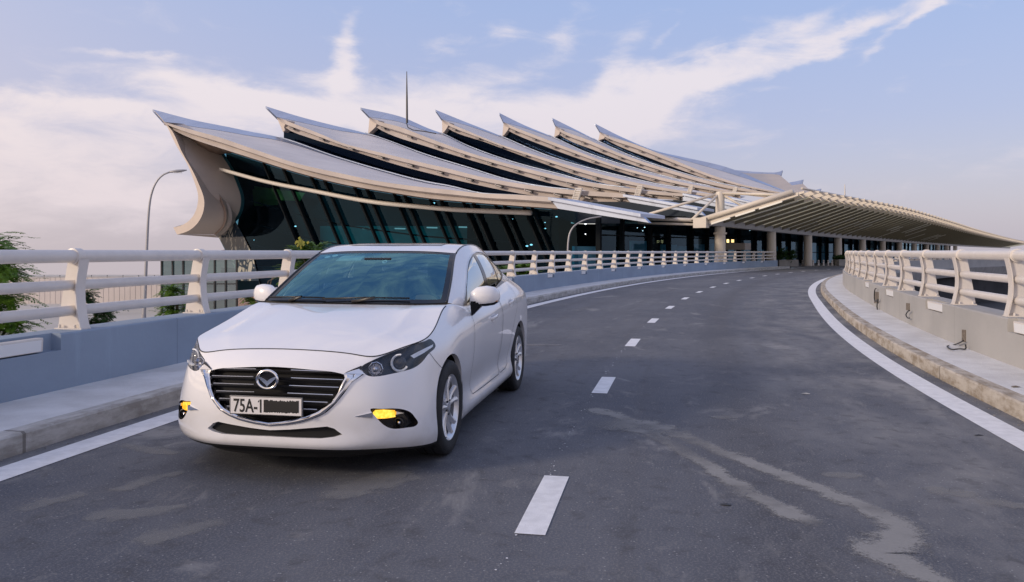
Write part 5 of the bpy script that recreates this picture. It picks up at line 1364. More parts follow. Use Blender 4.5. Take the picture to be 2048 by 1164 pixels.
def sheet_mesh(name, P, F, fn, nfn, mats, parent, off=0.0, mirror=False, both=False, flip=False):
    """lift triangles onto a surface; both = left and right halves in one mesh, mirror = the far side"""
    if len(F) == 0: return None
    u, Fi = np.unique(F.ravel(), return_inverse=True); F2 = Fi.reshape(-1, 3)
    X = fn(P[u, 0], P[u, 1]); N = nfn(P[u, 0], P[u, 1]); X = X+N*off
    n0 = np.cross(X[F2[:, 1]]-X[F2[:, 0]], X[F2[:, 2]]-X[F2[:, 0]])
    bad = (n0*N[F2[:, 0]]).sum(1) < 0; F2[bad] = F2[bad][:, ::-1]
    mx = np.array([-1, 1, 1])
    if both:
        X = np.concatenate([X, X*mx]); k = len(N); N = np.concatenate([N, N*mx]); F2 = np.concatenate([F2, F2[:, ::-1]+k])
    elif mirror: X = X*mx; N = N*mx; F2 = F2[:, ::-1]
    return raw_mesh(name, X, F2, N, mats, parent)
def raw_mesh(name, X, F, N, mats, parent):
    me = bpy.data.meshes.new(name); me.from_pydata(X.tolist(), [], [tuple(map(int, f)) for f in F])
    for m in (mats if isinstance(mats, list) else [mats]): me.materials.append(m)
    me.polygons.foreach_set('use_smooth', [True]*len(me.polygons)); me.update()
    if N is not None: me.normals_split_custom_set_from_vertices([tuple(n) for n in N])
    o = bpy.data.objects.new(name, me); COL.objects.link(o); o.parent = parent; return o
def outw(nfn, fn, s, t):
    n = nfn(s, t); return n
# outward sign of the two analytic surfaces
_sg = np.sign(side_n([2.8], [.4])[0, 0]); side_no = lambda s, t: side_n(s, t)*_sg
_hg = np.sign(house_n([1.2], [.5])[0, 0]); house_no = lambda p, w: house_n(p, w)*_hg
MX = np.array([-1, 1, 1])
def rim(name, lp, depth, mat, parent, fn=side, nfn=side_no, mirror=False, both=False, closed=True, off=0.0, flare=0.0):
    lp = np.asarray(lp); A = fn(lp[:, 0], lp[:, 1]); N = nfn(lp[:, 0], lp[:, 1]); B = A-N*depth; A = A+N*off
    if flare:
        c = B.mean(0); B = B+(c-B)*flare
    mb = MB()
    for sgn in ((1, -1) if both else ((-1,) if mirror else (1,))):
        m = np.array([sgn, 1, 1]); ra, rb = [Vector(p) for p in A*m], [Vector(p) for p in B*m]
        if closed: ra.append(ra[0]); rb.append(rb[0])
        mb.grid([ra, rb])
    return mb.build(name, mat, parent, angle=.7)
def ribbon(mb, line, w, off=.0012, fn=side, nfn=side_no, both=True):
    line = np.asarray(line); A = fn(line[:, 0], line[:, 1]); N = nfn(line[:, 0], line[:, 1])
    T_ = np.gradient(A, axis=0); T_ /= np.linalg.norm(T_, axis=1)[:, None]+1e-12; S_ = np.cross(T_, N)
    for sgn in ((1, -1) if both else (1,)):
        m = np.array([sgn, 1, 1])
        mb.grid([[Vector(p) for p in (A+S_*w/2+N*off)*m], [Vector(p) for p in (A-S_*w/2+N*off)*m]])

# ------------------------------------------------------------------ lower body, wings, doors
F_ = CARF
def half(top_pts, bot_pts):    # closes a half outline on the centre line
    return list(top_pts)+list(bot_pts)
hl = dens(F_['headlight'], .012, smooth=True)
strip = dens(F_['lamp_strip'], .012)
co = [(max(0, a), b) for a, b in F_['chrome_out']]; co[-1] = (0, co[-1][1]-.0005)
ci = [(max(0, a), b) for a, b in F_['chrome_in']]; ci[-1] = (0, ci[-1][1]-.0005)
co_d = dens(co, .012, False, True); ci_d = dens(ci, .012, False, True); co_d[:, 0] = np.maximum(co_d[:, 0], 0); ci_d[:, 0] = np.maximum(ci_d[:, 0], 0)
gt = [(0, .6475)]+F_['grille_top'][1:]
gt_d = dens(gt, .015, False, True)
grille = np.concatenate([gt_d[:-1], ci_d])
chrome = np.concatenate([co_d, ci_d[::-1]])
it = [(0, F_['intake_top'][0][1])]+F_['intake_top'][1:]; ib = F_['intake_bot'][:-1]+[(0, F_['intake_bot'][-1][1])]
intake = dens(it+ib, .012)
fog = dens(F_['fog'], .012, smooth=True)
def arch_loop(pts):
    a = dens(pts, .015, False, True); a[:, 1] = np.maximum(a[:, 1], 0)
    return np.concatenate([[(a[0, 0], 0)], a, [(a[-1, 0], 0)]])
archf = arch_loop(F_['arch_front']); archr = arch_loop(F_['arch_rear'])
def shrink(pts):
    a = np.array(pts); a[:, 1] = np.minimum(a[:, 1], TTOP); return a
df = dens(shrink(F_['door_front'][:-1]+[(3.2588, TTOP)]), .02); dr = dens(shrink(F_['door_rear'][:-1]+[(4.0281, TTOP)]), .02)
tl = dens([(4.78, .60), (4.95, .585), (5.30, .59), (5.42, .62), (5.40, .69), (5.2, .70), (4.95, .69), (4.80, .66)], .02)
outer = dens([(0, 0), (SMAX, 0), (SMAX, TTOP), (0, TTOP)], .03)
P, R = cut(outer, [('door_front', df), ('door_rear', dr), ('headlight', hl), ('chrome', chrome), ('grille', grille), ('intake', intake), ('fog', fog), ('archf', archf), ('archr', archr), ('tail', tl)], .032, (0, SMAX, 0, TTOP))
body = sheet_mesh('body', P, R[''], side, side_no, M_paint, car, both=True)
doors = {}
for nm in ('door_front', 'door_rear'):
    for mir in (False, True):
        doors[nm, mir] = sheet_mesh('door', P, R[nm], side, side_no, M_paint, car, mirror=mir)
        mb = MB(); lp = {'door_front': df, 'door_rear': dr}[nm]; lp = np.array([q for q in lp if q[1] < TTOP-.004])
        k = int(np.argmax(np.linalg.norm(np.diff(lp, axis=0), axis=1))) if len(lp) > 2 else 0
        lp = np.roll(lp, -(k+1), axis=0) if np.linalg.norm(lp[k]-lp[(k+1) % len(lp)]) > .05 else lp
        if mir:
            A = side(lp[:, 0], lp[:, 1])
        ribbon(mb, lp, .0042, .0045, both=False)
        if mir: mb.v = [(-x, y, z) for x, y, z in mb.v]
        mb.build('door_seam', M_seam, doors[nm, mir])
# lips of the openings
rim('grille_lip', grille, .060, M_blackp, body, both=True, closed=False)
rim('intake_lip', dens(it+ib, .012, False), .035, M_paint, body, both=True, closed=False)
rim('fog_recess', fog, .05, M_gloss, body, both=True, flare=.08)
for a in (archf, archr):
    for mir in (False, True): rim('arch_lip', a[1:-1], .035, M_paint, body, mirror=mir, closed=False)
# gaps: bonnet line, bumper to wing, lower edge
mb = MB(); ss_ = np.linspace(0, 1.86, 150); ribbon(mb, np.stack([ss_, np.full(150, TTOP-.004)], 1), .0075, .0015)
ribbon(mb, dens(F_['bumper_seam'], .02, False, True), .004)
mb.build('panel_gap', M_seam, body)
mb = MB()
for sgn in (1, -1):
    q = side(np.linspace(0, 1.12, 60), np.zeros(60))*np.array([sgn, 1, 1])
    mb.grid([[Vector(p) for p in q], [Vector((p[0]*.985, p[1]+.03, p[2]-.022)) for p in q], [Vector((p[0]*.9, p[1]+.25, p[2]-.015)) for p in q]])
    q = side(np.linspace(1.9, 3.75, 40), np.zeros(40))*np.array([sgn, 1, 1])
    mb.grid([[Vector(p) for p in q], [Vector((p[0]*.97, p[1], p[2]-.012)) for p in q], [Vector((p[0]*.8, p[1], p[2]+.02)) for p in q]])
q = side(np.linspace(0, 1.10, 50), np.zeros(50)); 
for sgn in (1, -1):
    m = np.array([sgn, 1, 1]); w_ = q*m
    mb.grid([[Vector((p[0]*.955, p[1]+.05, p[2]-.005)) for p in w_], [Vector((p[0]*.92, p[1]+.11, .145)) for p in w_], [Vector((p[0]*.6, 1.3, .15)) for p in w_]])  # under-tray, kept black for the shadow below the bumper
mb.box((0, 2.3, .27), (1.30, 3.9, .14)); mb.box((0, 2.28, .30), (1.60, 2.0, .12))
mb.build('underbody', M_well, car)

# ------------------------------------------------------------------ grille, chrome wing surround, badge
def grid_back(name, F, off, mat, parent, both=True): return sheet_mesh(name, P, F, side, side_no, mat, parent, off=off, both=both)
gr = grid_back('grille', R['grille'], -.060, M_well, car)
def t_at_z(s, z):
    ts = np.linspace(.05, TTOP, 300); zz = side(np.full(300, s), ts)[:, 2]; return float(np.interp(z, zz, ts))
for z in (.683, .638, .593, .548, .503, .458):
    pts = []
    for s in np.linspace(0, .46, 60):
        t = t_at_z(s, z-.012*(s/.45)**2)
        if inside(grille, np.array([[s+.006, t]]))[0]: pts.append((s, t))
    if len(pts) < 4: continue
    pts = np.array(pts); A = side(pts[:, 0], pts[:, 1]); mb = MB()
    for sgn in (1, -1):
        m = np.array([sgn, 1, 1]); q = A*m
        mb.grid([[Vector((p[0], p[1]+.018, p[2]+.006)) for p in q], [Vector((p[0], p[1]+.014, p[2]+.010)) for p in q], [Vector((p[0], p[1]+.016, p[2]-.004)) for p in q], [Vector((p[0], p[1]+.045, p[2]-.012)) for p in q]])
    mb.build('grille_slat', M_slat, gr)
    for sgn in (1, -1):
        q = (A*np.array([sgn, 1, 1]))[max(2, int(len(pts)*.28)):len(pts)-1]
        if len(q) > 2:
            mb = MB(); mb.tube([Vector((p[0], p[1]+.013, p[2]+.0095)) for p in q], .0028, 5); mb.build('slat_edge', M_satin, gr)
# chrome surround: a swept wing, thicker towards its ends
def chrome_obj(A2, B2, name, mat, h=.012):
    n = 70
    a = dens(A2, 1, False); d = np.concatenate([[0], np.cumsum(np.hypot(*np.diff(a, axis=0).T))]); qa = np.stack([np.interp(np.linspace(0, d[-1], n), d, a[:, k]) for k in (0, 1)], 1)
    a = dens(B2, 1, False); d = np.concatenate([[0], np.cumsum(np.hypot(*np.diff(a, axis=0).T))]); qb = np.stack([np.interp(np.linspace(0, d[-1], n), d, a[:, k]) for k in (0, 1)], 1)
    mb = MB()
    for sgn in (1, -1):
        m = np.array([sgn, 1, 1]); rows = []
        for f, o in ((0, -.006), (.10, h*.8), (.40, h), (.52, h*.25), (.62, h*.35), (.85, h*.9), (1.0, h*.5), (1.0, -.03)):
            q = qa*(1-f)+qb*f; X = side(q[:, 0], q[:, 1])+side_no(q[:, 0], q[:, 1])*o; rows.append([Vector(p) for p in X*m])
        mb.grid(rows)
    return mb.build(name, mat, car, angle=.5)
chrome_obj(co, ci, 'grille_surround', M_chrome)
wing = F_['chrome_wing']
for sgn in (1, -1):
    mb = MB(); q = np.array(wing); X = (side(q[:, 0], q[:, 1])+side_no(q[:, 0], q[:, 1])*.010)*np.array([sgn, 1, 1]); Xb = (side(q[:, 0], q[:, 1])-side_no(q[:, 0], q[:, 1])*.01)*np.array([sgn, 1, 1])
    mb.poly([Vector(p) for p in X]); mb.grid([[Vector(p) for p in X]+[Vector(X[0])], [Vector(p) for p in Xb]+[Vector(Xb[0])]])
    mb.build('grille_wing', M_chrome, car)
mb = MB()
q = np.array(F_['lamp_strip'])
for sgn in (1, -1):
    X = (side(q[:, 0], q[:, 1])+side_no(q[:, 0], q[:, 1])*.006)*np.array([sgn, 1, 1]); mb.poly([Vector(p) for p in X])
mb.build('lamp_strip', M_gloss, car)
# badge: oval ring with a spread winged V inside
bz, by_, rx, rz = .642, -.018, .066, .0535
em = MB(); ring = [Vector((rx*math.cos(a), by_, bz+rz*math.sin(a))) for a in np.linspace(0, 2*PI, 49)]
em.tube(ring, .0088, 10, caps=False)
V = []
for k in range(11):
    f = k/10; V.append((rx*.95*f, bz-.012+.034*f**.62))
for sgn in (1, -1):
    top = [Vector((sgn*x, by_-.003, z)) for x, z in V]
    low = [Vector((sgn*x, by_-.003, z-.026*(1-(x/rx)**1.6)-.005)) for x, z in V]
    back = [p+Vector((0, .008, 0)) for p in low]; bt = [p+Vector((0, .008, 0)) for p in top]
    em.grid([bt, top, low, back])
em.build('badge', M_chrome, gr, angle=.6)
mb = MB(); mb.poly([Vector((rx*math.cos(a), by_+.008, bz+rz*math.sin(a))) for a in np.linspace(0, 2*PI, 40)[:-1]]); mb.build('badge_plate', M_gloss, gr)
ib_ = grid_back('lower_intake', R['intake'], -.034, M_well, car)
mb = MB()
for k in range(3):
    z = .335-k*.02
    mb.tube([Vector((x, .055+.10*(x/.42)**2, z+.012*0-.0)) for x in np.linspace(-.40+k*.03, .40-k*.03, 16)], .004, 5)
mb.build('intake_mesh', M_seam, ib_)

# number plate
pl_o = MB(); pc = Vector((0, -.030, .487))
pl_o.box(pc, (.478, .012, .116)); plate = pl_o.build('number_plate', M_blackp, car, bevel=.004)
mb = MB(); mb.box(pc+Vector((0, -.0075, 0)), (.470, .003, .109)); mb.build('plate_face', M_plate, plate)
def text_mesh(body_, size, sx, mat, name, parent, loc, bold=.0):
    cu = bpy.data.curves.new(name, 'FONT'); cu.body = body_; cu.size = size; cu.extrude = .0008; cu.offset = bold
    cu.align_x = 'LEFT'; ob = bpy.data.objects.new(name+'_src', cu); COL.objects.link(ob)
    bpy.context.view_layer.update()
    me = bpy.data.meshes.new_from_object(ob.evaluated_get(bpy.context.evaluated_depsgraph_get())); bpy.data.objects.remove(ob)
    me.materials.clear(); me.materials.append(mat); me.name = name
    for v in me.vertices: v.co.x *= sx
    o = bpy.data.objects.new(name, me); COL.objects.link(o); o.parent = parent; o.location = loc; o.rotation_euler = (PI/2, 0, 0); return o
text_mesh("75A-1", .112, .72, M_ink, 'plate_lettering', plate, pc+Vector((-.212, -.0098, -.040)), .0016)
mb = MB(); mb.poly([pc+Vector((x, -.0102, z)) for x, z in ((-.050,.0225), (-.0405,.0365), (-.0405,.0265), (-.0465,.0185))]); mb.build('plate_numeral_flag', M_ink, plate)
mb = MB(); rb = random.Random(5); n = 40; x0, x1 = -.012, .215
up = [Vector((x0+(x1-x0)*k/n, pc.y-.0105, pc.z+.034+rb.uniform(-.004, .005))) for k in range(n+1)]
dn = [Vector((x0+(x1-x0)*k/n, pc.y-.0105, pc.z-.036+rb.uniform(-.004, .003))) for k in range(n+1)]
mb.grid([up, dn]); mb.grid([dn, [p+Vector((0, .002, 0)) for p in dn]]); mb.build('redaction_bar', M_ink, plate)  # added bar blotting out the number, not a part of the car
mb = MB()
for x0, x1, z in ((-.233, .233, .0525), (-.233, .233, -.0525)): mb.box(pc+Vector(((x0+x1)/2, -.0095, z)), (x1-x0, .002, .0022))
for x in (-.2322, .2322): mb.box(pc+Vector((x, -.0095, 0)), (.0022, .002, .103))
mb.build('plate_border', M_ink, plate)

# ------------------------------------------------------------------ lamps
def pt(s, t, off, sgn=1):
    return Vector((side(s, t)+side_no(s, t)*off)[0]*np.array([sgn, 1, 1]))
for sgn in (1, -1):
    mir = sgn < 0
    hd = sheet_mesh('headlight', P, R['headlight'], side, side_no, M_lampin, car, off=-.055, mirror=mir)
    rim('headlight_wall', hl, .056, M_lampin, hd, mirror=mir)
    sheet_mesh('lens', P, R['headlight'], side, side_no, M_lampg, hd, off=.0005, mirror=mir)
    fwd = Vector((sgn*.28, -.93, .12)).normalized()
    def lamp_at(st_, off): return pt(st_[0], st_[1], off, sgn)
    # projector: bright ring round a dark glass eye
    pc_ = lamp_at((.836, .671), -.012); Rm = fwd.to_track_quat('Z', 'Y').to_matrix()
    mb = MB()
    def lathe_dir(mb, c, prof, n=28, mi=0):
        rows = [[c+Rm @ Vector((r*math.cos(2*PI*j/n), r*math.sin(2*PI*j/n), h)) for j in range(n)] for r, h in prof]; mb.grid(rows, mi, close_v=True)
    aa = np.linspace(math.radians(80), math.radians(335), 30); aa = aa if sgn > 0 else PI-aa
    mb.grid([[pc_+Rm @ Vector((r*math.cos(a), r*math.sin(a), h)) for a in aa] for r, h in ((.050, -.02), (.057, -.004), (.057, .003), (.050, .006), (.044, -.004), (.042, -.02))]); mb.build('lamp_ring', M_led, hd, angle=.7)
    mb = MB(); lathe_dir(mb, pc_, [(.0005, -.004), (.02, -.006), (.034, -.014), (.042, -.03)]); mb.build('projector_lens', principled("projector_glass", (.05,.05,.055), .05), hd, smooth=True)
    pc_ = lamp_at((.672, .672), -.02); mb = MB()
    lathe_dir(mb, pc_, [(.048, .002), (.044, .004), (.034, -.018), (.018, -.032), (.0005, -.036)], 9)
    lathe_dir(mb, pc_, [(.010, -.03), (.012, .0), (.0005, .004)], 10); mb.build('reflector_bowl', M_bowl, hd)
    q = np.array(F_['ledbar']); X = (side(q[:, 0], q[:, 1])+side_no(q[:, 0], q[:, 1])*-.006)*np.array([sgn, 1, 1])
    mb = MB(); mb.poly([Vector(p) for p in X]); mb.build('daytime_light_bar', M_led, hd)
    # fog pocket with lit amber indicator
    fg = sheet_mesh('fog_light', P, R['fog'], side, side_no, M_gloss, car, off=-.048, mirror=mir)
    q = dens(F_['amber'], .008); X = (side(q[:, 0], q[:, 1])-side_no(q[:, 0], q[:, 1])*.008)*np.array([sgn, 1, 1]); X2 = (side(q[:, 0], q[:, 1])-side_no(q[:, 0], q[:, 1])*.035)*np.array([sgn, 1, 1])
    mb = MB(); mb.poly([Vector(p) for p in X]); mb.grid([[Vector(p) for p in X]+[Vector(X[0])], [Vector(p) for p in X2]+[Vector(X2[0])]]); mb.build('indicator_lamp', M_amber, fg)
    mb = MB()
    for nm, h in (('fin', .014), ('spike', .004)):
        q = np.array(F_[nm]); X = (side(q[:, 0], q[:, 1])+side_no(q[:, 0], q[:, 1])*h)*np.array([sgn, 1, 1]); Xb = (side(q[:, 0], q[:, 1])-side_no(q[:, 0], q[:, 1])*.02)*np.array([sgn, 1, 1])
        if nm == 'fin': X[0] = ((side(q[:1, 0], q[:1, 1])+side_no(q[:1, 0], q[:1, 1])*.003)*np.array([sgn, 1, 1]))[0]
        mb.poly([Vector(p) for p in X]); mb.grid([[Vector(p) for p in X]+[Vector(X[0])], [Vector(p) for p in Xb]+[Vector(Xb[0])]])
    mb.build('chrome_fin', M_chrome, fg)
    pc_ = pt(*F_['foglamp'][0], -.030, sgn); Rm = Vector((0, -1, 0)).to_track_quat('Z', 'Y').to_matrix()
    mb = MB(); lathe_dir(mb, pc_, [(.034, -.02), (.034, .006), (.028, .008)]); mb.build('fog_bezel', M_blackp, fg, angle=.6)
    mb = MB(); lathe_dir(mb, pc_, [(.013, .0), (.010, .006), (.0005, .009)]); mb.build('fog_lens', M_chrome, fg, smooth=True)
    t_ = sheet_mesh('tail_light', P, R['tail'], side, side_no, M_red, car, off=.0, mirror=mir)
    # door handles
    for (yy, zz, nm) in ((2.285, .845, 'door_front'), (3.08, .925, 'door_rear')):
        ts = np.linspace(.3, TTOP, 200); s0 = float(np.interp(yy, side(np.linspace(1.9, 4.2, 400), np.full(400, .5))[:, 1], np.linspace(1.9, 4.2, 400)))
        t0 = float(np.interp(zz, side(np.full(200, s0), ts)[:, 2], ts)); rows = []
        for f, hh, oo in ((-.105, .011, .001), (-.09, .015, .022), (-.03, .016, .030), (.04, .016, .030), (.09, .015, .024), (.105, .011, .001)):
            c = Vector(side(s0+f, t0)[0]); nn = Vector(side_no(s0+f, t0)[0]); u_ = Vector((0, 0, 1))
            rows.append([ (c+u_*hh*math.cos(a)+nn*(oo*.75+oo*.3*math.sin(a))) for a in np.linspace(0, 2*PI, 11)])
        mb = MB(); mb.grid([[Vector((p.x*sgn, p.y, p.z)) for p in r] for r in rows]); mb.build('door_handle', M_paint, doors[nm, mir], smooth=True)
        lp = np.array([(s0+.085*math.cos(a), t0-.004+.030*math.sin(a)) for a in np.linspace(0, 2*PI, 25)[:-1]])
        X = (side(lp[:, 0], lp[:, 1])+side_no(lp[:, 0], lp[:, 1])*.0012)*np.array([sgn, 1, 1])
        mb = MB(); mb.poly([Vector(p) for p in X]); mb.build('handle_recess', principled("recess_shadow_paint", (.70,.69,.70), .4), doors[nm, mir])

# ------------------------------------------------------------------ bonnet, roof, glass: blended patches
def coons(c0, c1, d0, d1, nu, nv):
    """c0(u), c1(u) front and rear edges; d0(v), d1(v) centre and outer edges; returns (nv+1, nu+1, 3)"""
    u = np.linspace(0, 1, nu+1); v = np.linspace(0, 1, nv+1)
    C0, C1, D0, D1 = c0(u), c1(u), d0(v), d1(v); U = u[None, :, None]; V_ = v[:, None, None]
    S_ = (1-V_)*C0[None]+V_*C1[None]+(1-U)*D0[:, None]+U*D1[:, None]-((1-U)*(1-V_)*C0[0]+U*(1-V_)*C0[-1]+(1-U)*V_*C1[0]+U*V_*C1[-1])
    return S_
def grid_normals(G, up=(0, 0, 1)):
    du = np.gradient(G, axis=1); dv = np.gradient(G, axis=0); n = np.cross(du, dv); n /= np.linalg.norm(n, axis=2)[..., None]+1e-12
    n[:, 0, 0] = 0; n /= np.linalg.norm(n, axis=2)[..., None]+1e-12
    if (n*np.array(up)).sum() < 0: n = -n
    return n
def patch(name, G, mat, parent, off=0.0, mask=None, N=None):
    N = grid_normals(G) if N is None else N
    X = (G+N*off); a, b = X.shape[:2]; ids = np.arange(a*b).reshape(a, b); F = []
    for i in range(a-1):
        for j in range(b-1):
            if mask is not None and not mask(i/(a-1), (i+1)/(a-1), j/(b-1), (j+1)/(b-1)): continue
            F.append((ids[i, j], ids[i, j+1], ids[i+1, j+1], ids[i+1, j]))
    X = X.reshape(-1, 3); Nn = N.reshape(-1, 3); k = len(X)
    F2 = [tuple(q+k for q in f[::-1]) for f in F]
    f0 = F[0]; n0 = np.cross(X[f0[1]]-X[f0[0]], X[f0[2]]-X[f0[0]])
    if (n0*Nn[f0[0]]).sum() < 0: F = [f[::-1] for f in F]; F2 = [f[::-1] for f in F2]
    o = raw_mesh(name, np.concatenate([X, X*MX]), F+F2, np.concatenate([Nn, Nn*MX]), mat, parent); return o
def poly3(pts):
    pts = np.array(pts, float); d = np.concatenate([[0], np.cumsum(np.linalg.norm(np.diff(pts, axis=0), axis=1))]); return lambda v: cspline(d/d[-1], pts, v)
S_HC = _sp[6]                                            # where the bonnet edge turns from the nose to the wing
S_COWL = float(np.interp(1.27, side(np.linspace(1.0, 2.2, 300), np.full(300, TTOP))[:, 1], np.linspace(1.0, 2.2, 300)))
e_front = lambda u: side(u*S_HC, np.full(len(u), TTOP)); e_side = lambda v: side(S_HC+v*(S_COWL-S_HC), np.full(len(v), TTOP))
corner = side(S_COWL, TTOP)[0]
e_cowl = poly3([(0, 1.215, 1.014), (.25, 1.222, 1.014), (.5, 1.24, 1.014), (.66, 1.255, 1.016), corner])
e_mid = poly3([(0, .178, .806), (0, .40, .869), (0, .70, .936), (0, 1.0, .987), (0, 1.215, 1.014)])
G = coons(e_front, e_cowl, e_mid, e_side, 60, 60)
u = np.linspace(0, 1, 61)[None, :]; v = np.linspace(0, 1, 61)[:, None]
env = np.sin(PI*np.clip(v, 0, 1))**.6*(v > 0)
uc = .60+.12*v
G[:, :, 2] += (.016*np.exp(-((u-uc)/.10)**2)*(.25+.75*v)*np.clip(v*5, 0, 1)*np.clip((1-v)*6, 0, 1)+.014*(1-u**2)*np.sin(PI*v)*1.0)
bonnet = patch('bonnet', G, M_paint, car)
# windscreen
rail_in = lambda y0, y1, dx: (lambda v: (lambda q: q-np.array([1, 0, 0])*dx)(np.stack([np.interp(y0+(y1-y0)*v, house(np.linspace(0, PMAX, 800), np.ones(800))[:, 1], house(np.linspace(0, PMAX, 800), np.ones(800))[:, k]) for k in range(3)], 1)))
ws_s = rail_in(1.345, 2.05, .012)
wsb, wst = ws_s(np.array([0.]))[0], ws_s(np.array([1.]))[0]
c0 = poly3([(0, 1.262, 1.020), (.25, 1.270, 1.020), (.5, 1.297, 1.021), (.65, 1.322, 1.023), wsb])
c1 = poly3([(0, 1.995, 1.413), (.25, 2.002, 1.412), (.45, 2.022, 1.406), wst])
d0 = poly3([(0, 1.262, 1.020), (0, 1.50, 1.168), (0, 1.75, 1.305), (0, 1.995, 1.413)])
GW = coons(c0, c1, d0, ws_s, 64, 48)
ws = patch('windscreen', GW, M_wsg, car)
patch('windscreen_edge', GW, M_frit, ws, off=.0012, mask=lambda i0, i1, j0, j1: i0 < .045 or i1 > .975 or j1 > .945)
# roof
rl = rail_in(2.062, 3.10, .006); ra, rb_ = rl(np.array([0.]))[0], rl(np.array([1.]))[0]
c0 = poly3([(0, 2.008, 1.4195), (.25, 2.015, 1.4185), (.45, 2.036, 1.412), ra])
c1 = poly3([(0, 3.16, 1.452), (.3, 3.145, 1.449), (.5, 3.12, 1.443), rb_])
d0 = poly3([(0, 2.008, 1.4195), (0, 2.18, 1.452), (0, 2.40, 1.477), (0, 2.65, 1.488), (0, 2.9, 1.480), (0, 3.16, 1.452)])
GR = coons(c0, c1, d0, rl, 40, 40)
roof_ = patch('car_roof', GR, M_paint, car)
patch('sunroof', GR, M_gloss, roof_, off=.0035, mask=lambda i0, i1, j0, j1: .22 <= i0 and i1 <= .56 and j1 <= .70)
# rear window and boot lid
rr2 = rail_in(3.12, 3.90, .015); a_, b_ = rr2(np.array([0.]))[0], rr2(np.array([1.]))[0]
G2 = coons(poly3([(0, 3.18, 1.447), (.3, 3.165, 1.444), a_]), poly3([(0, 3.96, 1.118), (.35, 3.94, 1.117), b_]), poly3([(0, 3.18, 1.447), (0, 3.55, 1.315), (0, 3.96, 1.118)]), rr2, 24, 24)
patch('rear_window', G2, M_sideg, car)
bt = side(np.linspace(SMAX, SMAX-.95, 12), np.full(12, TTOP))
G3 = coons(poly3([(0, 3.965, 1.117), (.35, 3.945, 1.116), b_+np.array([.012, .01, 0])]), lambda u: poly3(bt)(u), poly3([(0, 3.965, 1.117), (0, 4.2, 1.107), bt[0]]), poly3([b_+np.array([.012, .01, 0]), (.69, 4.05, 1.10), bt[-1]]), 20, 12)
patch('boot_lid', G3, M_paint, car)
# pillars, roof sides and side windows
dl = dens(F_['dlo'], .02, smooth=False); dl[:, 1] = np.clip(dl[:, 1], .0, 1)
pf, prr, pq = dens(F_['pane_front'], .02), dens(F_['pane_rear'], .02), dens(F_['pane_quarter'], .02)
HS = .45                                                # scale of w in the cutting plane, so triangles are near equal
def sc(a): a = np.array(a, float).copy(); a[:, 1] *= HS; return a
hout = dens([(0, 0), (PMAX, 0), (PMAX, HS), (0, HS)], .03)
fnh = lambda p, w: house(p, np.asarray(w)/HS); nfh = lambda p, w: house_no(p, np.asarray(w)/HS)
PH, RH = cut(hout, [('dlo', sc(dl)+np.array([0, .001])), ('pf', sc(pf)), ('pr', sc(prr)), ('pq', sc(pq))], .035, (0, PMAX, 0, HS))
pil = sheet_mesh('pillar_panel', PH, RH[''], fnh, nfh, M_paint, car, both=True)
for mir in (False, True):
    tr = sheet_mesh('window_trim', PH, RH['dlo'], fnh, nfh, M_gloss, car, off=-.002, mirror=mir)
    for k in ('pf', 'pr', 'pq'):
        sheet_mesh('side_window', PH, RH[k], fnh, nfh, M_sideg, car, off=-.004, mirror=mir)
mb = MB(); ribbon(mb, sc(np.concatenate([dl, dl[:1]])), .010, .0015, fnh, nfh); mb.build('window_moulding', M_satin, car)
mb = MB()
for sgn in (1, -1):
    m = np.array([sgn, 1, 1])
    mb.tube([Vector(p) for p in (rail_in(1.345, 2.05, .008)(np.linspace(0, 1, 30))+np.array([0, 0, .0005]))*m], .009, 6)
    mb.tube([Vector(p) for p in (rail_in(2.05, 3.9, .004)(np.linspace(0, 1, 50))+np.array([0, 0, .001]))*m], .007, 6)
mb.build('roof_seal', M_gloss, car, smooth=True)
# cowl and wipers
mb = MB(); uu = np.linspace(0, 1, 30); A = e_cowl(uu); B = poly3([(0, 1.27, 1.020), (.25, 1.278, 1.020), (.5, 1.305, 1.021), (.65, 1.33, 1.023), wsb+np.array([.006, 0, 0])])(uu)
for sgn in (1, -1):
    m = np.array([sgn, 1, 1]); a, b = A*m, B*m
    mb.grid([[Vector(p)-Vector((0, 0, .004)) for p in a], [Vector(p)-Vector((0, 0, .016)) for p in a], [Vector(p)-Vector((0, 0, .012)) for p in b], [Vector(p)+Vector((0, 0, .001)) for p in b]])
mb.build('cowl', M_blackp, car)
def gw(u, v):      # point on the windscreen, u -1..1
    i = min(47.999, v*48); j = min(63.999, abs(u)*64); a, b = int(i), int(j); p = GW[a, b]*(1-(i-a))*(1-(j-b))+GW[a+1, b]*(i-a)*(1-(j-b))+GW[a, b+1]*(1-(i-a))*(j-b)+GW[a+1, b+1]*(i-a)*(j-b)
    return Vector((p[0]*(1 if u >= 0 else -1), p[1], p[2]))
for (u0, v0, u1, v1, u2, v2) in ((.02, .01, -.32, .035, .62, .055), (-.70, .01, -.96, .03, -.30, .05)):
    w = Vector((0, -.012, .016)); wp = MB()
    wp.tube([gw(u1, v1)+w, gw((u1+u2)/2, (v1+v2)/2+.012)+w*1.1, gw(u2, v2)+w], .007, 6)
    wp.tube([gw(u0, v0)+w*.4, gw((u0+u2)/2-.05, .03)+w*2.0, gw((u1+u2)/2, (v1+v2)/2)+w*1.6], .010, 6, radii=[.015, .011, .007])
    wp.build('wiper', M_blackp, car, smooth=True)

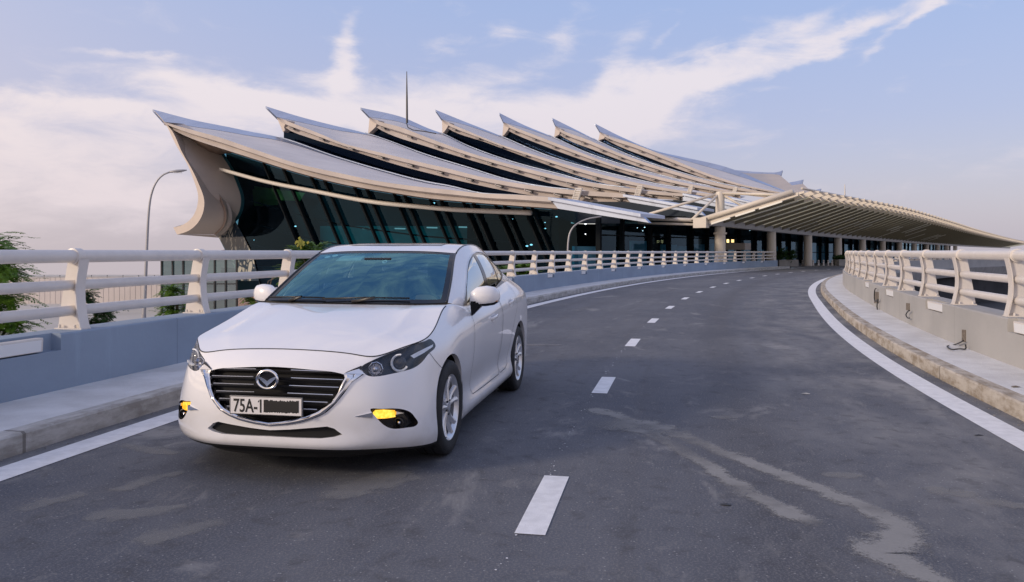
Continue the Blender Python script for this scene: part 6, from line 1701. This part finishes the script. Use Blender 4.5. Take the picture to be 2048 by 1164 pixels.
# ------------------------------------------------------------------ mirrors
for sgn in (1, -1):
    rows = []; n = 18
    for f, ry, rz_, cy0, cz in ((0, .020, .030, 1.695, 1.035), (.06, .052, .058, 1.70, 1.045), (.25, .072, .078, 1.708, 1.055), (.55, .076, .082, 1.722, 1.06), (.82, .066, .072, 1.742, 1.06), (.95, .046, .050, 1.757, 1.057), (1.0, .018, .022, 1.762, 1.055)):
        x = (.835+.225*f)*sgn; row = []
        for k in range(n):
            a = 2*PI*k/n; ca, sa = math.cos(a), math.sin(a)
            row.append(Vector((x, cy0+ry*math.copysign(abs(ca)**.75, ca), cz+rz_*math.copysign(abs(sa)**.8, sa))))
        rows.append(row)
    up_, lo_b = MB(), MB()
    zc = lambda r: sum(p.z for p in r)/len(r)
    mbm = MB(); I = mbm.grid(rows, 0, close_v=True); mbm.face(I[0]); mbm.face(I[-1])
    for k, f in enumerate(mbm.f):
        cz = sum(mbm.v[i][2] for i in f)/len(f)
        if cz < 1.012: mbm.mi[k] = 1
    mo = mbm.build('wing_mirror', [M_paint, M_gloss], car, smooth=True)
    mb = MB(); base = Vector((.855*sgn, 1.655, .955))
    q0 = [base+Vector((0, dy, dz)) for dy, dz in ((-.045, .05), (.055, .035), (.02, -.055), (-.01, -.05))]
    q1 = [Vector((.93*sgn, 1.71+dy, 1.0+dz)) for dy, dz in ((-.05, .015), (.05, .012), (.035, -.018), (-.03, -.018))]
    mb.grid([q0+[q0[0]], q1+[q1[0]]]); mb.poly(q0); mb.poly(q1); mb.build('mirror_stalk', M_gloss, mo)
    mb = MB(); mb.tube([Vector((sgn*(.93+.12*f), 1.652+.06*f**2+.012, 1.018+.004*f)) for f in np.linspace(0, 1, 8)], .006, 6); mb.build('mirror_indicator', principled("amber_clear_lens", (.55,.26,.12), .2), mo)

# ------------------------------------------------------------------ wheels
def wheel(x, y, r, sgn):
    z = r; c = Vector((x, y, z)); R0 = .224
    rim_ = MB(); X = lambda rr, a, d: Vector((sgn*d, rr*math.cos(a), rr*math.sin(a)))      # d = outward
    n = 60
    prof = [(R0, -.19), (R0-.01, -.18), (R0-.025, -.10), (R0-.028, -.03), (R0-.012, -.012), (R0-.002, -.004), (R0+.006, .0), (R0+.004, -.006)]
    rim_.grid([[X(rr, 2*PI*j/n, d) for j in range(n)] for rr, d in prof], close_v=True)
    # five pairs of spokes
    for k in range(5):
        for da in (-1, 1):
            a0 = 2*PI*k/5+PI/2; ai, ao = a0+da*.17, a0+da*.235
            rows = []
            for f in np.linspace(0, 1, 7):
                rr = .045+(R0-.014-.045)*f; a = ai*(1-f)+ao*f; w = (.021-.004*f+.005*f*f)/rr; d = -.018-.012*math.sin(PI*f)+.010*f
                rows.append([X(rr, a-w, d-.022), X(rr, a-w*.75, d-.002), X(rr, a, d+.004), X(rr, a+w*.75, d-.002), X(rr, a+w, d-.022)])
            rim_.grid(rows)
    rim_.grid([[X(rr, 2*PI*j/24, d) for j in range(24)] for rr, d in ((.075, -.05), (.070, -.026), (.045, -.018), (.030, -.016), (.030, -.010), (.0005, -.008))], close_v=True)
    w_ = rim_.build('wheel', M_satin, car, angle=.6); w_.location = c
    ty = MB(); pr = [(R0-.004, -.20), (R0+.02, -.207), (r-.03, -.208), (r-.006, -.19), (r, -.16), (r, -.135), (r-.008, -.132), (r-.008, -.124), (r, -.121), (r, -.075), (r-.008, -.072), (r-.008, -.064), (r, -.061), (r, -.035), (r-.006, -.010), (r-.020, .004), (r-.045, .012), (R0+.03, .010), (R0+.006, .002), (R0-.004, -.01)]
    ty.grid([[X(rr, 2*PI*j/64, d) for j in range(64)] for rr, d in pr], close_v=True); ty.build('tyre', M_rubber, w_, angle=.5)
    bd = MB(); bd.grid([[X(rr, 2*PI*j/40, d) for j in range(40)] for rr, d in ((.0005, -.075), (.145, -.075), (.145, -.085))], close_v=True); bd.build('brake_disc', principled("brake_steel", (.20,.20,.21), .4, metal=.8), w_, angle=.5)
    bk = MB(); bk.grid([[X(rr, 2*PI*j/40, d) for j in range(40)] for rr, d in ((.0005, -.12), (R0-.02, -.12))], close_v=True); bk.build('wheel_back', M_well, w_)
    for k in range(5):
        a = 2*PI*(k+.5)/5+PI/2; nb = MB(); cc = X(.050, a, -.018); nb.grid([[cc+X(q, 2*PI*j/6, d) for j in range(6)] for q, d in ((.008, -.006), (.008, .006), (.0005, .007))], close_v=True); nb.build('wheel_nut', M_dark, w_)
for sgn in (1, -1):
    for y in (.925, 3.53): wheel(.886*sgn, y, .328, sgn)
    for y, r in ((.925, .40), (3.53, .40)):
        mb = MB(); n = 30; zc_ = .335
        ring = lambda rr, x: [Vector((x*sgn, y+rr*math.cos(a), max(.17, zc_+rr*math.sin(a)))) for a in np.linspace(-.5, PI+.5, n)]
        mb.grid([ring(r-.012, .872), ring(r, .84), ring(r, .55), ring(.01, .55)]); mb.build('wheel_well', M_well, car)

# ------------------------------------------------------------------ cabin
mb = MB(); uu = np.linspace(-1, 1, 30)
mb.grid([[Vector((x*.70, 1.30+.10*x*x, 1.005)) for x in uu], [Vector((x*.70, 1.50+.06*x*x, .985)) for x in uu], [Vector((x*.70, 1.72, .965+.02*math.exp(-((x-.5)/.25)**2))) for x in uu], [Vector((x*.70, 1.80, .90)) for x in uu], [Vector((x*.70, 1.82, .45)) for x in uu]])
mb.build('dashboard', M_dash, car, smooth=True)
mb = MB(); mb.tube([Vector((.36+.185*math.cos(a), 1.93+.07*math.sin(a), .90+.17*math.sin(a))) for a in np.linspace(0, 2*PI, 33)], .014, 8, caps=False)
mb.box((.36, 1.94, .90), (.16, .05, .09)); mb.box((.36, 1.94, .90), (.34, .02, .03)); mb.build('steering_wheel', M_gloss, car, smooth=False)
def seat(x, y, m=M_seat):
    mb = MB(); mb.box((x, y, .52), (.50, .50, .20)); mb.box((x, y+.30, .86), (.50, .15, .62), M=Matrix.Rotation(-.25, 3, 'X')); mb.box((x, y+.40, 1.235), (.27, .10, .18), M=Matrix.Rotation(-.15, 3, 'X'))
    mb.build('seat', m, car, bevel=.04)
seat(-.36, 2.15); seat(.36, 2.15)
mb = MB(); mb.box((.36, 2.365, .93), (.40, .05, .20), M=Matrix.Rotation(-.25, 3, 'X')); mb.build('seat_panel', M_tan, car, bevel=.02)
mb = MB(); mb.box((0, 3.05, .52), (1.30, .55, .22)); mb.box((0, 3.36, .84), (1.30, .16, .60), M=Matrix.Rotation(-.35, 3, 'X')); mb.box((-.4, 3.46, 1.17), (.25, .09, .14)); mb.box((.4, 3.46, 1.17), (.25, .09, .14)); mb.build('rear_bench', M_seat, car, bevel=.04)
mb = MB(); mb.box((0, 2.5, .36), (1.5, 2.4, .04)); mb.box((0, 3.62, 1.05), (1.25, .5, .03)); mb.build('cabin_floor', M_dash, car)
mb = MB(); mb.box((0, 1.86, 1.325), (.24, .035, .075)); mb.build('rear_view_mirror', M_gloss, car, bevel=.012)
mb = MB()
hd_n = GR[3:-3, :-3]; 
patch('headlining', GR[1:-1, :-2], principled("headlining", (.30,.30,.29), .9), car, off=-.03)
# stickers on the inside of the screen, upper corner
M_stick = principled("pale_sticker", (.66,.74,.74), .5, var=.1, vscale=30)
mb = MB()
for (u0, v0) in ((-.79, .90), (-.69, .925)):
    mb.poly([gw(u0+.047*math.cos(a), v0+.028*math.sin(a))+Vector((0, .004, -.006)) for a in np.linspace(0, 2*PI, 25)[:-1]])
mb.build('oval_sticker', M_stick, ws)
mb = MB(); mb.poly([gw(-.60, .80)+Vector((0, .006, -.009)), gw(-.24, .80)+Vector((0, .006, -.009)), gw(-.23, .925)+Vector((0, .006, -.009)), gw(-.57, .925)+Vector((0, .006, -.009))]); mb.build('pale_rectangle', principled("pale_rectangle_tint", (.40,.47,.45), .6, var=.3, vscale=12), ws)  # pale rectangle behind the upper part of the screen
mb = MB(); mb.tube([gw(.115+.024*math.cos(a), .765+.03*math.sin(a))+Vector((0, .004, -.006)) for a in np.linspace(0, 2*PI, 25)], .005, 6, caps=False); mb.build('ring_sticker', M_stick, ws)
